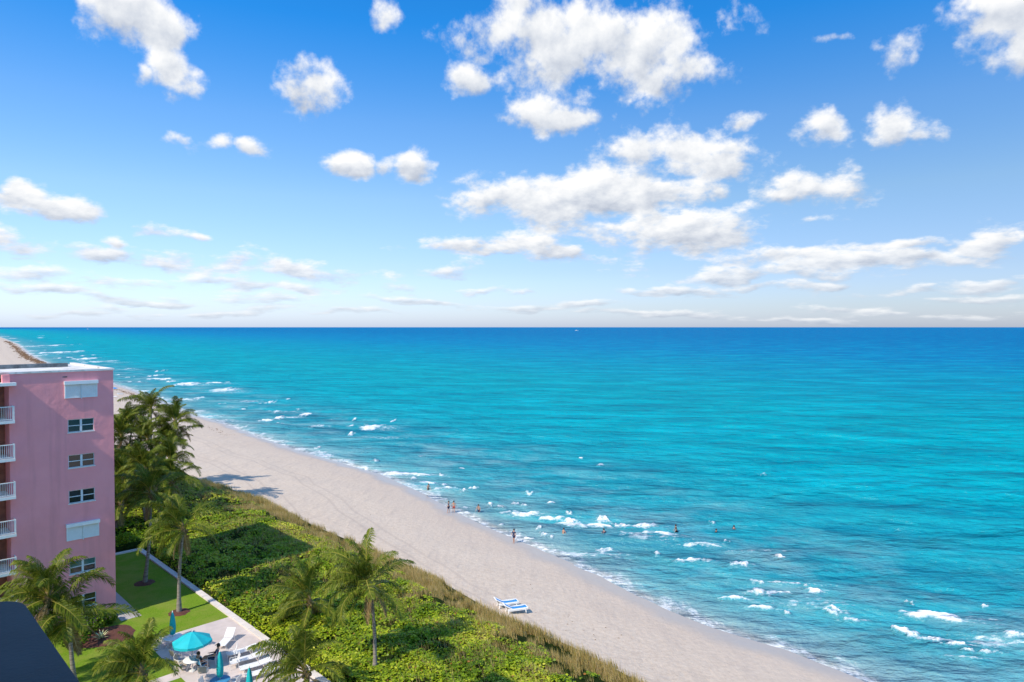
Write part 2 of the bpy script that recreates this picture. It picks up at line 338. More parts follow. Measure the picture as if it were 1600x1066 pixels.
mat('black_cloth', (0.02, 0.018, 0.022), 0.85, speck((0.02, 0.018, 0.022), 0.25, 8, 0.3))
mat('red_cloth', (0.35, 0.06, 0.04), 0.85, speck((0.35, 0.06, 0.04), 0.2, 8, 0.3))
mat('white_plastic', (0.78, 0.77, 0.75), 0.45, speck((0.78, 0.77, 0.75), 0.06, 3, 0))
mat('tan_strap', (0.5, 0.42, 0.33), 0.7, speck((0.5, 0.42, 0.33), 0.1, 3, 0))
mat('pole_metal', (0.5, 0.5, 0.48), 0.4, speck((0.5, 0.5, 0.48), 0.1, 4, 0))
mat('skin', (0.46, 0.26, 0.18), 0.55, speck((0.46, 0.26, 0.18), 0.1, 5, 0))
mat('hair', (0.025, 0.016, 0.012), 0.6, speck((0.03, 0.02, 0.014), 0.4, 20, 0.4))
mat('wrack', (0.13, 0.07, 0.03), 0.95, speck((0.15, 0.08, 0.035), 0.5, 1.5, 0.6, 0.05, 8))
mat('variegated', (0.55, 0.55, 0.3), 0.5, speck((0.52, 0.53, 0.28), 0.25, 6))
mat('weathered_wood', (0.4, 0.36, 0.31), 0.9, speck((0.42, 0.38, 0.33), 0.25, 4))

# ------------------------------------------------------------------ mesh helpers
class MB:
    def __init__(s): s.v = []; s.f = []; s.smooth = []
    def add(s, vs, fs, smooth=False):
        o = len(s.v); s.v += [tuple(v) for v in vs]; s.f += [tuple(i + o for i in f) for f in fs]; s.smooth += [smooth] * len(fs); return s
    def box(s, x0, x1, y0, y1, z0, z1):
        v = [(x, y, z) for z in (z0, z1) for y in (y0, y1) for x in (x0, x1)]
        return s.add(v, [(0, 2, 3, 1), (4, 5, 7, 6), (0, 1, 5, 4), (2, 6, 7, 3), (0, 4, 6, 2), (1, 3, 7, 5)])
    def quad(s, a, b, c, d): return s.add([a, b, c, d], [(0, 1, 2, 3)])
    def tube(s, pts, rad, n=8, cap=True):
        pts = [Vector(p) for p in pts]; rad = rad if isinstance(rad, (list, tuple)) else [rad] * len(pts)
        vs = []; fs = []
        for i, p in enumerate(pts):
            t = (pts[min(i + 1, len(pts) - 1)] - pts[max(i - 1, 0)]).normalized()
            a = t.cross(Vector((0, 0, 1)) if abs(t.z) < 0.95 else Vector((1, 0, 0))).normalized(); b = t.cross(a)
            for k in range(n):
                q = 2 * math.pi * k / n; vs.append(p + (a * math.cos(q) + b * math.sin(q)) * rad[i])
        for i in range(len(pts) - 1):
            for k in range(n): fs.append((i * n + k, i * n + (k + 1) % n, (i + 1) * n + (k + 1) % n, (i + 1) * n + k))
        s.add(vs, fs, True)
        if cap:
            o = len(vs); s.add(vs[:n], [tuple(range(n))]); s.add(vs[-n:], [tuple(range(n - 1, -1, -1))])
        return s
    def lathe(s, prof, n=16, c=(0, 0, 0)):
        vs = [(c[0] + r * math.cos(2 * math.pi * k / n), c[1] + r * math.sin(2 * math.pi * k / n), c[2] + z) for r, z in prof for k in range(n)]
        fs = [(i * n + k, i * n + (k + 1) % n, (i + 1) * n + (k + 1) % n, (i + 1) * n + k) for i in range(len(prof) - 1) for k in range(n)]
        return s.add(vs, fs, True)
    def mesh(s, name):
        m = bpy.data.meshes.new(name); m.from_pydata(s.v, [], s.f); m.polygons.foreach_set('use_smooth', s.smooth); m.update(); return m
    def build(s, name, material, parent=None): return link(name, s.mesh(name), material, parent)
def link(name, me, material=None, parent=None):
    if material and not me.materials: me.materials.append(MATS[material])
    o = bpy.data.objects.new(name, me); COL.objects.link(o)
    if parent: o.parent = parent
    return o
def empty(name, loc=(0, 0, 0), rz=0.0):
    o = bpy.data.objects.new(name, None); COL.objects.link(o); o.location = loc; o.rotation_euler = (0, 0, rz); o.empty_display_size = 0.2; return o
def tag(o, label=None, cat=None, group=None, kind=None):
    for k, v in (('label', label), ('category', cat), ('group', group), ('kind', kind)):
        if v: o[k] = v
    return o
def np_mesh(name, verts, faces, attrs=None, smooth=True):
    """fast mesh from arrays; faces (n, k) all with k corners; attrs are per vertex floats"""
    verts = np.asarray(verts, np.float32); faces = np.asarray(faces, np.int32); n, k = faces.shape
    m = bpy.data.meshes.new(name); m.vertices.add(len(verts)); m.vertices.foreach_set('co', verts.ravel())
    m.loops.add(n * k); m.loops.foreach_set('vertex_index', faces.ravel())
    m.polygons.add(n); m.polygons.foreach_set('loop_start', np.arange(0, n * k, k, dtype=np.int32))
    m.polygons.foreach_set('use_smooth', np.full(n, smooth))
    for a, val in (attrs or {}).items():
        at_ = m.attributes.new(a, 'FLOAT', 'POINT'); at_.data.foreach_set('value', np.asarray(val, np.float32))
    m.update(calc_edges=True); m.validate(); return m
def copy_tree(o, parent=None):
    c = o.copy(); COL.objects.link(c)
    if parent: c.parent = parent
    for ch in list(o.children): copy_tree(ch, c)
    return c
def vnoise(x, y, seed=0):
    """smooth value noise in numpy"""
    xi = np.floor(x).astype(np.int64); yi = np.floor(y).astype(np.int64); xf = x - xi; yf = y - yi
    def h(a, b):
        q = (a * 374761393 + b * 668265263 + seed * 1442695041) & 0x7fffffff
        q = ((q ^ (q >> 13)) * 1274126177) & 0x7fffffff
        return ((q ^ (q >> 16)) & 0xffff) / 65535.0
    u = xf * xf * (3 - 2 * xf); v = yf * yf * (3 - 2 * yf)
    return (h(xi, yi) * (1 - u) + h(xi + 1, yi) * u) * (1 - v) + (h(xi, yi + 1) * (1 - u) + h(xi + 1, yi + 1) * u) * v
def fbm(x, y, oct=4, seed=0):
    t = 0; a = 0.5
    for i in range(oct): t = t + a * vnoise(x * 2 ** i, y * 2 ** i, seed + i); a *= 0.5
    return t / (1 - 0.5 ** oct)

# ------------------------------------------------------------------ shore lines (from the photograph, on the ground)
SHORE_PX = [(1700,1215),(1480,1125),(1330,1061),(1240,1024),(1112,984),(1000,938),(934,901),(897,888),(850,864),(800,843),(747,819),(697,795),(655,770),(589,741),(511,718),(464,705),(401,683),(345,661),(307,650),(270,637),(229,617),(176,600),(130,586),(100,577),(71,566),(47,554),(28,538),(0,527)]
SHORE = [at(x, y, 0) for x, y in SHORE_PX]
a, b = SHORE[0], SHORE[2]; SHORE = [a + (a - b).normalized() * 400] + SHORE
SHORE = SHORE + [SHORE[-1] + (SHORE[-1] - SHORE[-8]).normalized() * 9000]
VEG_PX = [(1120,1130),(976,1056),(905,1019),(830,984),(774,962),(725,932),(672,901),(605,870),(560,852),(492,824),(455,805),(400,778),(350,762),(300,747),(262,722),(215,697),(176,684)]
VEG = [at(x, y, 2.9) for x, y in VEG_PX]
VES = sorted([toES(p) for p in VEG], key=lambda q: q[1])
vs_, ve_ = np.array([q[1] for q in VES]), np.array([q[0] for q in VES])
def veg_e(s): return np.interp(s, vs_, ve_)
SP = np.array([(p.x, p.y) for p in SHORE])
def shore_dist(x, y):
    """signed distance to the water's edge, positive towards the sea"""
    x = np.asarray(x, float); y = np.asarray(y, float); best = np.full(x.shape, 1e12); sign = np.ones(x.shape)
    for i in range(len(SP) - 1):
        ax, ay = SP[i]; dx, dy = SP[i + 1] - SP[i]; l2 = dx * dx + dy * dy
        t = np.clip(((x - ax) * dx + (y - ay) * dy) / l2, 0, 1)
        d2 = (x - ax - t * dx) ** 2 + (y - ay - t * dy) ** 2
        cr = dx * (y - ay) - dy * (x - ax)
        m = d2 < best; best = np.where(m, d2, best); sign = np.where(m, np.where(cr < 0, 1, -1), sign)
    return np.sqrt(best) * sign

# ------------------------------------------------------------------ sea
FOAM = [(1034,838,41,8),(1161,882,22,7),(1188,914,15,8),(1230,912,80,3,.7),(1193,929,30,8),(1225,931,60,3,.7),(1150,937,38,5),(1204,952,42,4),(1274,926,24,9),(1310,958,25,12),(1332,969,34,5,.8),(1424,944,12,5),(1480,969,86,15),(1409,986,22,9),(1434,995,26,7),
 (1460,1001,50,4),(1500,1010,50,4),(1540,1020,46,4),(1545,1004,110,26,.55),(1544,951,12,5),(1585,995,26,8,.8),(1098,877,34,4,.8),(1026,867,8,4),(1097,854,50,3,.7),(1219,874,14,3),(1139,850,8,3),(1114,817,9,3),(1011,818,34,3),(1170,864,60,4,.5),(1232,962,10,4),(1513,1030,50,4,.6),(1262,916,8,4),(1260,945,70,12,.5),
 (640,741,70,4),(672,755,28,3),(647,747,10,4),(695,758,8,4),(697,765,28,4),(741,764,11,5),(725,770,9,4),(828,774,10,5),(806,788,12,6),(822,791,12,4),(862,788,10,4),(767,788,8,4),(783,793,18,3),(819,801,54,6),(866,808,34,5),(894,813,22,8),(925,822,62,8),(947,811,18,7),(975,818,22,6),(1006,819,47,3),(842,827,9,5),(852,836,12,5),(825,841,14,5),(862,839,6,3),(1000,842,88,11,.6),(947,861,24,6),(906,867,80,9,.6),(859,859,26,5,.7),(1028,867,8,4),(1081,876,34,4,.8),(728,793,10,5,.6),(892,801,10,4),(784,821,5,3),
 (251,593,34,3),(247,587,12,3),(301,601,38,5),(339,599,34,3),(359,608,20,5),(345,611,54,6,.7),(262,606,6,3),(273,596,12,3),(317,622,12,4),(282,625,40,4,.8),(423,629,13,4),(437,644,10,4),(451,644,36,2,.8),(440,653,16,4),(460,653,34,2,.7),(479,649,13,5),(417,657,16,3),(442,663,14,2),(582,668,44,8,.9),(501,666,20,6,.6),(550,678,12,4),(582,684,56,3,.6),(554,656,6,3),(615,658,7,3),(392,627,34,2,.7),(451,624,6,2),(498,700,10,3),(511,713,26,4),(589,720,12,4),(573,732,10,5),(617,739,20,4),(254,579,5,2),(164,566,46,2),
 (90,551,30,4),(60,541,40,4,.8),(120,562,26,4),(161,565,38,2),(92,560,10,3),(133,556,8,2),(200,577,26,3,.7),(245,587,14,3),(293,600,18,4),(253,580,5,3),(186,586,4,3),(940,727,14,3,.8),(908,717,8,2),(1195,742,14,2,.6),(690,742,9,3),(600,742,30,4,.8),(660,712,14,2,.6),(720,735,10,2,.8),(380,640,14,2,.8),(350,632,10,2,.8),(200,590,14,2,.8),(215,597,20,2,.8),(470,640,8,2,.7),(520,655,8,2,.6)]
FOAM += [(x + 9, y - 4, 26, 5, .62) for x, y in ((300,648),(322,654),(345,661),(372,672),(401,683),(432,694),(464,705),(490,712),(530,724),(560,733),(600,744),(640,764),(680,784),(720,806))] + [(x + 5, y - 2, 18, 3, .75) for x, y in ((4,528),(14,531),(24,536),(34,543),(44,551),(55,558),(180,600),(200,607),(222,614),(245,624),(262,633))]
cols = np.concatenate([np.linspace(-180, -44, 18)[:-1], np.linspace(-44, 44, 940), np.linspace(44, 180, 18)[1:]])
ypx = np.concatenate([[6000, 3600, 2400, 1800, 1500, 1320, 1220], np.arange(1160, 1066, -4.0), np.arange(1066, 700, -1.55), np.arange(700, 540, -1.25), np.arange(540, 516, -1.0), [515, 514, 513.2, 512.5, 512, 511.7, 511.5]])
dep = CAMZ * F / (ypx - 511.0)
AZ, DD = np.meshgrid(np.radians(cols), dep)
# rows are kept straight across the picture inside the dense fan, circular outside
RR = DD / np.maximum(np.cos(np.clip(AZ, -R(44), R(44))), 0.5)
X = RR * np.sin(AZ); Y = RR * np.cos(AZ)
SH = shore_dist(X, Y)
step = np.abs(np.gradient(DD, axis=0))
foam = np.zeros_like(X)
for p in FOAM:
    px, py, pw, ph = p[:4]; st = p[4] if len(p) > 4 else 1.0
    c = at(px, py, 0); d = c.y; wx = pw * 0.70 * d / F; wy = max(ph * 0.56, 1.1) * d * d / (CAMZ * F)
    m = (np.abs(X - c.x) < wx * 2 + 1) & (np.abs(Y - c.y) < wy * 3 + wx * .3 + 1)
    if not m.any(): continue
    dx = X[m] - c.x; dy = Y[m] - c.y + dx * 0.10; fq = 1.6 / max(wx, .5)
    dy = dy + (fbm(dx * fq + px, dy * 0 + py, 3, 8) - .5) * 1.8 * wy
    r = np.sqrt((dx / wx) ** 2 + (dy / wy) ** 2)
    r = r + (fbm(dx * fq * 1.5 + py, dy / wy * .9 + px, 4, 5) - 0.5) * 1.7 + 0.25 * dx / wx
    foam[m] = np.maximum(foam[m], st * np.clip(1.1 - r, 0, 0.85))
for p in FOAM:
    if p[2] < 20: continue
    px, py, pw, ph = p[:4]; c = at(px + pw * .5, py + 1, 0); d = c.y; wx = pw * 0.9 * d / F; wy = max(ph * 1.1, 2.2) * d * d / (CAMZ * F)
    m = (np.abs(X - c.x) < wx * 1.4) & (np.abs(Y - c.y) < wy * 1.6)
    if not m.any(): continue
    r = np.sqrt(((X[m] - c.x) / wx) ** 2 + ((Y[m] - c.y + (X[m] - c.x) * .1) / wy) ** 2)
    foam[m] = np.maximum(foam[m], np.clip(1 - r, 0, 1) * 0.36)
Z = np.zeros_like(X)
for lam, amp, ang, ph in [(19, .13, -104, .3), (12.5, .12, -112, 1.1), (9, .10, -96, 2.2), (6.3, .075, -120, .7), (4.4, .055, -88, 4.1), (3.1, .04, -108, 5.0), (2.2, .028, -130, 2.7), (1.6, .02, -80, 1.9)]:
    k = 2 * math.pi / lam; ca, sa = math.cos(R(ang)), math.sin(R(ang))
    fade = np.clip((lam / np.maximum(step, 1e-3) - 2.0) / 3.0, 0, 1)
    wob = (fbm(X / (lam * 2.3), Y / (lam * 2.3), 2, int(lam)) - 0.5) * 5
    w_ = k * (X * ca + Y * sa) + ph + wob
    Z += amp * fade * (np.sin(w_) + 0.25 * np.sin(2 * w_ + 0.6)) * np.clip(SH / 9, 0.0, 1) * (0.45 + 1.1 * fbm(X / 40, Y / 40, 2, 9))
Z += np.clip(foam, 0, 1) * 0.42 * np.clip(SH / 6, 0, 1)
nr, nc = X.shape
idx = np.arange(nr * nc).reshape(nr, nc)
fc = np.stack([idx[:-1, :-1], idx[:-1, 1:], idx[1:, 1:], idx[1:, :-1]], -1).reshape(-1, 4)
keep = (SH.ravel()[fc].max(1) > -14); fc = fc[keep]
used = np.unique(fc); remap = np.full(nr * nc, -1); remap[used] = np.arange(len(used))
V = np.stack([X.ravel(), Y.ravel(), Z.ravel()], -1)[used]
sea = link('sea', np_mesh('sea', V, remap[fc], {'shore': SH.ravel()[used], 'foam': foam.ravel()[used]}), 'sea_water'); tag(sea, kind='structure')

# ------------------------------------------------------------------ beach and land
def resample(P, n_):
    P = np.array([(p.x, p.y) for p in P]); d = np.r_[0, np.cumsum(np.hypot(*np.diff(P, axis=0).T))]
    return d, P
sd, sp_ = resample(SHORE, 0)
ts = np.concatenate([np.linspace(0, 360, 20), np.arange(365, 760, 1.6), np.linspace(762, 2300, 180), np.linspace(2310, sd[-1], 40)])
bx_, by_ = np.interp(ts, sd, sp_[:, 0]), np.interp(ts, sd, sp_[:, 1])
ker = np.ones(9) / 9
tx, ty = np.gradient(bx_), np.gradient(by_); tl = np.hypot(tx, ty); tx /= tl; ty /= tl
tx = np.convolve(np.pad(tx, 14, 'edge'), np.ones(29) / 29, 'valid'); ty = np.convolve(np.pad(ty, 14, 'edge'), np.ones(29) / 29, 'valid')
tl = np.hypot(tx, ty); nx, ny = -ty / tl, tx / tl          # inland normal (left of travel, travel is away from the camera)
offs = np.concatenate([[-45, -20, -10, -6, -4], np.arange(-3, 8, 0.5), np.arange(8, 40, 0.9), np.linspace(41, 75, 20)])
OX = bx_[None] + offs[:, None] * nx[None]; OY = by_[None] + offs[:, None] * ny[None]
SD = -shore_dist(OX, OY)                                     # metres inland of the water's edge
def beach_z(d):
    return np.interp(d, [-60, -20, -4, 0, 3, 8, 16, 26, 34, 80], [-3.2, -1.4, -0.28, 0.03, 0.30, 0.85, 1.7, 2.5, 2.9, 3.0])
BZ = beach_z(SD) + (fbm(OX * .25, OY * .25, 3, 3) - .5) * 0.22 * np.clip(SD / 10, 0, 1) + (fbm(OX * .9, OY * .9, 3, 4) - .5) * 0.10 * np.clip((SD - 3) / 8, 0, 1)
nr, nc = OX.shape; idx = np.arange(nr * nc).reshape(nr, nc)
fc = np.stack([idx[:-1, :-1], idx[:-1, 1:], idx[1:, 1:], idx[1:, :-1]], -1).reshape(-1, 4)
beach = link('beach', np_mesh('beach', np.stack([OX.ravel(), OY.ravel(), BZ.ravel()], -1), fc[:, ::-1], {'shore': -SD.ravel()}), 'sand'); tag(beach, kind='structure')
def es_sheet(name, e0, e1, s0, s1, z, material, th=0.5, parent=None, kind='structure'):
    o = MB().box(e0, e1, s0, s1, z - th, z).build(name, material, parent); o.rotation_euler.z = ROT
    if kind: tag(o, kind=kind)
    return o
LZ = 4.0
PAT_S = 54.5; WALL_S = 61.1; WALL_E = 16.0; KE = 22.35
es_sheet('ground', -900, 15.2, -900, 260, LZ - 0.06, 'inland', 6)
es_sheet('lawn', 4, KE, PAT_S, 77.6, LZ, 'lawn')
o = es_sheet('garden_lawn', 2, 16.2, 26, PAT_S - 0.02, LZ + 0.004, 'lawn')
es_sheet('patio', 16.2, KE, 24, PAT_S, LZ + 0.02, 'patio')
es_sheet('garden_path', 16.02, 17.5, 59.8, 76, LZ + 0.012, 'path_grey')
es_sheet('garden_walk', 10, 16.18, 47.3, 48.3, LZ + 0.014, 'patio')
kr = empty('seawall_kerb', ES(KE, 24, LZ), ROT)
for i in range(18):   # cast lengths with open joints
    MB().box(0.012, 0.50, i * 3.0 + 0.012, i * 3.0 + 2.988, -1.2, 0.13 + random.uniform(-.004, .004)).build('kerb_stone', 'kerb', kr)
for i in range(2):
    MB().box(-3.1 * (i + 1) + 0.02, -3.1 * i - 0.01, 53.52, 54.0, -1.2, 0.125).build('kerb_stone', 'kerb', kr)
tag(kr, 'pale concrete kerb running between lawn and sea grape, past the patio', 'kerb')

# thicket of sea grape over the dune
def ground_z(e, s):
    b = veg_e(s); return np.interp((b - e), [-1, 0, 3, 7, 30], [2.75, 2.9, 3.5, 3.9, 4.0])
def canopy(e, s):
    b = veg_e(s); edge = np.clip((b - 1.2 - e) / 3.0, 0, 1)
    kerbside = np.where(s < 78.2, np.clip((e - KE - 0.45) / 0.5, 0, 1), 1)
    hump = 0.22 + 0.65 * fbm(e * .22 + 7, s * .22, 3, 11) + 0.5 * fbm(e * .9, s * .9, 3, 12)
    return ground_z(e, s) + hump * (0.25 + 0.75 * edge) * kerbside * (0.4 + .6 * edge)
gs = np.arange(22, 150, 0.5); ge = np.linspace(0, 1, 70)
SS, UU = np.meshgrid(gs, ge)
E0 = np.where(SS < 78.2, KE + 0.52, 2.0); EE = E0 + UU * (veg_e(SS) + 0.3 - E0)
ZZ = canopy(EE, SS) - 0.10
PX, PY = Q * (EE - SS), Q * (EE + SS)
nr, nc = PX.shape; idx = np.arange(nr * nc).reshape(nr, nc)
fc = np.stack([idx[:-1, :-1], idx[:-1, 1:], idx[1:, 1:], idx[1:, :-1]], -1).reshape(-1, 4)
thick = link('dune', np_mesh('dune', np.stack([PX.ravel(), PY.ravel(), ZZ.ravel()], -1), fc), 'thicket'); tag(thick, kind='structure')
def leaf_mass(name, e, s, z, rad, tone, material, tiltmax=0.95):
    n = len(e); x, y = Q * (e - s), Q * (e + s)
    th = rng.uniform(0, 2 * math.pi, n); ti = rng.uniform(0.05, tiltmax, n)
    nz = np.stack([np.sin(ti) * np.cos(th), np.sin(ti) * np.sin(th), np.cos(ti)], -1)
    a = np.cross(nz, np.tile([0.31, 0.95, 0.02], (n, 1))); a /= np.linalg.norm(a, axis=1)[:, None]; b = np.cross(nz, a)
    ang = np.arange(6) * math.pi / 3
    P = np.stack([x, y, z], -1)[:, None, :] + rad[:, None, None] * (np.cos(ang)[None, :, None] * a[:, None, :] + np.sin(ang)[None, :, None] * b[:, None, :] * 0.85)
    P = P + nz[:, None, :] * rad[:, None, None] * (np.array([0.12, 0, 0, .12, 0, 0])[None, :, None])
    me = np_mesh(name, P.reshape(-1, 3), np.arange(n * 6).reshape(n, 6), {'tone': np.repeat(tone, 6)}, False)
    return link(name, me, material)
def sample_region(n, s0, s1, far=False):
    s = rng.uniform(s0, s1, n); b = veg_e(s); e0 = np.where(s < 78.2, KE + 0.5, 6.0)
    e = e0 + rng.uniform(0, 1, n) ** 0.9 * (b - 0.6 - e0); wgt = (b - e0) / 26.0
    k = rng.uniform(0, 1, n) < wgt; return e[k], s[k]
es_, ss_ = [], []
for n, s0, s1 in ((300000, 24, 60), (140000, 60, 82), (80000, 82, 125)):
    e, s = sample_region(n, s0, s1); es_.append(e); ss_.append(s)
e = np.concatenate(es_); s = np.concatenate(ss_)
m = rng.uniform(0, 1, len(e)) < np.clip((veg_e(s) - e - 3.2 - np.clip((48 - s) * .05, 0, 1.4) + 6.5 * (fbm(e * .5, s * .5, 3, 21) - .5)) / 2.2, 0.0, 1); e, s = e[m], s[m]
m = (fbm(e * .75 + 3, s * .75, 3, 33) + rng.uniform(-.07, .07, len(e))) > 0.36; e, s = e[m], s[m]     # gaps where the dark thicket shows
patch = fbm(e * .3, s * .3, 3, 31)
tone = np.clip(rng.beta(2.2, 2.2, len(e)) * 0.75 + (patch - .5) * 1.15 + 0.06, 0, 0.97); tone[rng.uniform(0, 1, len(e)) < 0.012] = 1.0
depth_in = rng.uniform(0, 1, len(e)) ** 1.6 * 0.42
rad = rng.uniform(0.05, 0.115, len(e)) * np.where(s > 80, 1.35, 1)
grape = leaf_mass('sea_grape', e, s, canopy(e, s) + 0.10 - depth_in, rad, tone, 'grape_leaf')
tag(grape, 'glossy yellow green sea grape thicket covering the dune beside the beach', 'ground cover', kind='stuff')
def blades(name, e, s, z, h, wid, tone, material, lean=0.45):
    n = len(e); x, y = Q * (e - s), Q * (e + s); th = rng.uniform(0, 2 * math.pi, n); l = rng.uniform(0.05, lean, n) * h
    wx_, wy_ = np.cos(th + 1.57) * wid, np.sin(th + 1.57) * wid
    P = np.stack([np.stack([x - wx_, y - wy_, z], -1), np.stack([x + wx_, y + wy_, z], -1), np.stack([x + np.cos(th) * l - h * .22, y + np.sin(th) * l, z + h], -1)], 1)
    return link(name, np_mesh(name, P.reshape(-1, 3), np.arange(n * 3).reshape(n, 3), {'tone': np.repeat(tone, 3)}, False), material)
n = 200000; s = rng.uniform(24, 112, n); b = veg_e(s) + 1.6 * (fbm(s * .35, s * 0 + 2, 3, 41) - .5)
e = b - rng.gamma(2.0, 1.5, n) * (0.7 + 2.2 * fbm(s * .12, s * 0, 2, 77)) + 0.55
clump = 0.6 * fbm(e * 1.3, s * 1.3, 3, 42) + 0.4 * fbm(e * .4, s * .4, 2, 43); m = (clump > 0.44) & (e > KE + 0.6); e, s, clump = e[m], s[m], clump[m]
g_ = blades('beach_grass', e, s, np.maximum(ground_z(e, s), canopy(e, s) - .35) - 0.05, rng.uniform(0.3, 0.85, len(e)) * (0.5 + clump), rng.uniform(.012, .03, len(e)), np.clip(rng.normal(0.55, 0.24, len(e)) + (clump - .5) * .6, 0, 1), 'dry_grass')
tag(g_, 'dry golden dune grass along the edge of the sand', 'grass', kind='stuff')
# low sprouts and seaweed crumbs at the foot of the dune and the brown wrack lines
def clumps(name, pts, size, material, flat=0.4):
    vs, fs = [], []
    for (x, y, z), r in zip(pts, size):
        k = 7; o = len(vs); rot = random.uniform(0, 6.28); st = random.uniform(.5, 1.0)
        for i in range(k):
            q = 6.283 * i / k; rr = r * random.uniform(.5, 1.2); px_, py_ = rr * math.cos(q), rr * st * math.sin(q)
            vs.append((x + px_ * math.cos(rot) - py_ * math.sin(rot), y + px_ * math.sin(rot) + py_ * math.cos(rot), z - 0.03))
        vs.append((x, y, z + r * flat)); vs += []
        fs += [(o + i, o + (i + 1) % k, o + k) for i in range(k)]
    return link(name, np_mesh(name, vs, fs, None, False), material)
def sand_z(x, y): return float(beach_z(-shore_dist(np.array([x]), np.array([y])))[0])
wr_pts, wr_sz = [], []
def wrack_along(px, n, spread, size, zg):
    P = [at(x, y, zg) for x, y in px]
    for _ in range(n):
        i = random.randrange(len(P) - 1); t = random.random(); p = P[i].lerp(P[i + 1], t)
        tx_ = (P[i + 1] - P[i]).normalized(); q = random.gauss(0, spread)
        x, y = p.x - tx_.y * q, p.y + tx_.x * q; wr_pts.append((x, y, 0)); wr_sz.append(random.uniform(.4, 1) * size)
wrack_along([(10,533),(22,541),(30,550),(46,560),(66,568),(80,574)], 900, 2.2, 2.2, 1.0)
wrack_along([(176,606),(205,615),(228,624),(255,640),(285,655)], 500, 0.9, 0.6, 0.8)
wrack_along([(285,655),(330,668),(360,680)], 90, 0.8, 0.3, 0.7)
wrack_along([(820,990),(700,920),(600,875),(480,822)], 300, 0.7, 0.11, 2.9)
wrack_along([(980,1062),(900,1022),(820,985)], 160, 0.5, 0.10, 2.9)
wrack_along([(960,985),(860,930),(760,880),(640,820),(520,760)], 110, 2.5, 0.08, 1.9)
wx_ = np.array([p[0] for p in wr_pts]); wy_ = np.array([p[1] for p in wr_pts]); wz_ = beach_z(-shore_dist(wx_, wy_))
o = clumps('seaweed_wrack', list(zip(wx_, wy_, wz_)), wr_sz, 'wrack', 0.25); tag(o, 'brown seaweed wrack strewn in lines along the sand', 'seaweed', kind='stuff')

# ------------------------------------------------------------------ pink apartment building
pb = empty('apartment_building', ES(WALL_E, WALL_S, LZ), ROT)
tag(pb, 'pink stucco apartment block with white roof and balconies, left edge', 'building')
def P(x, y, z): return (x - WALL_E, y - WALL_S, z - LZ)     # e, s, z -> local
def wall_panel(x0, x1, z0, z1, y, holes, depth=0.14):
    """south-facing wall with real openings and reveals"""
    mb = MB(); xs = sorted({x0, x1, *[h[0] for h in holes], *[h[1] for h in holes]}); zs = sorted({z0, z1, *[h[2] for h in holes], *[h[3] for h in holes]})
    for i in range(len(xs) - 1):
        for j in range(len(zs) - 1):
            cx, cz = (xs[i] + xs[i + 1]) / 2, (zs[j] + zs[j + 1]) / 2
            if any(h[0] < cx < h[1] and h[2] < cz < h[3] for h in holes): continue
            mb.quad(P(xs[i], y, zs[j]), P(xs[i + 1], y, zs[j]), P(xs[i + 1], y, zs[j + 1]), P(xs[i], y, zs[j + 1]))
    for a, b, c, d in holes:
        for q in (((a, c), (b, c)), ((b, c), (b, d)), ((b, d), (a, d)), ((a, d), (a, c))):
            (ax, az_), (bx, bz) = q
            mb.quad(P(ax, y, az_), P(ax, y + depth, az_), P(bx, y + depth, bz), P(bx, y, bz))
    return mb
TOP = 23.85; WW = 9.2                                        # roof level, west end of the plain wall
wz = [22.42 - 2.75 * k for k in range(7)]
wx0, wx1 = 12.85, 14.62
holes = [(wx0, wx1, z - 0.5, z + 0.5) for z in wz]
mb = wall_panel(WW, WALL_E, LZ, TOP, WALL_S, holes)
mb.quad(P(WALL_E, WALL_S, LZ), P(WALL_E, 73.5, LZ), P(WALL_E, 73.5, TOP), P(WALL_E, WALL_S, TOP))
mb.quad(P(WW, WALL_S, TOP), P(WW, 62.9, TOP), P(WW, 62.9, LZ), P(WW, WALL_S, LZ))
mb.quad(P(WALL_E, 73.5, LZ), P(-6, 73.5, LZ), P(-6, 73.5, TOP), P(WALL_E, 73.5, TOP))
mb.build('wall', 'pink_stucco', pb)
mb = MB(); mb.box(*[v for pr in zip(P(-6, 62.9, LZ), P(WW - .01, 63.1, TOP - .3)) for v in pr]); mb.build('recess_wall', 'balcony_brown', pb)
mb = MB(); mb.box(*[v for pr in zip(P(-6, WALL_S, LZ), P(4.2, 62.89, TOP)) for v in pr]); mb.build('wall', 'pink_stucco', pb)
mb = MB(); mb.box(*[v for pr in zip(P(4, 94, LZ), P(21.5, 107, 21.3)) for v in pr]); mb.build('rear_wing', 'pink_stucco', pb)
mb = MB(); mb.box(*[v for pr in zip(P(-4, 73.51, LZ), P(7, 94, 21.2)) for v in pr]); mb.build('link_wing', 'pink_stucco', pb)
rf = MB().box(*[v for pr in zip(P(-6, 61.32, TOP - .3), P(15.8, 73.4, TOP + 0.02)) for v in pr]).build('roof', 'white_roof', pb)
cp = MB()
cp.box(*[v for pr in zip(P(-6, WALL_S - 0.07, TOP), P(WALL_E + .07, WALL_S + .30, TOP + .15)) for v in pr])
cp.build('coping', 'white_roof', rf)
MB().box(*[v for pr in zip(P(WALL_E - .3, WALL_S + .302, TOP), P(WALL_E + .07, 73.6, TOP + .15)) for v in pr]).build('coping', 'white_roof', rf)
MB().box(*[v for pr in zip(P(-6, 68.6, TOP + .021), P(14.5, 69.3, TOP + .34)) for v in pr]).build('roof_curb', 'roof_curb', rf)
MB().box(*[v for pr in zip(P(12.55, WALL_S - .02, TOP - .42), P(12.85, WALL_S + .05, TOP - .33)) for v in pr]).build('vent_slot', 'roof_curb', pb)
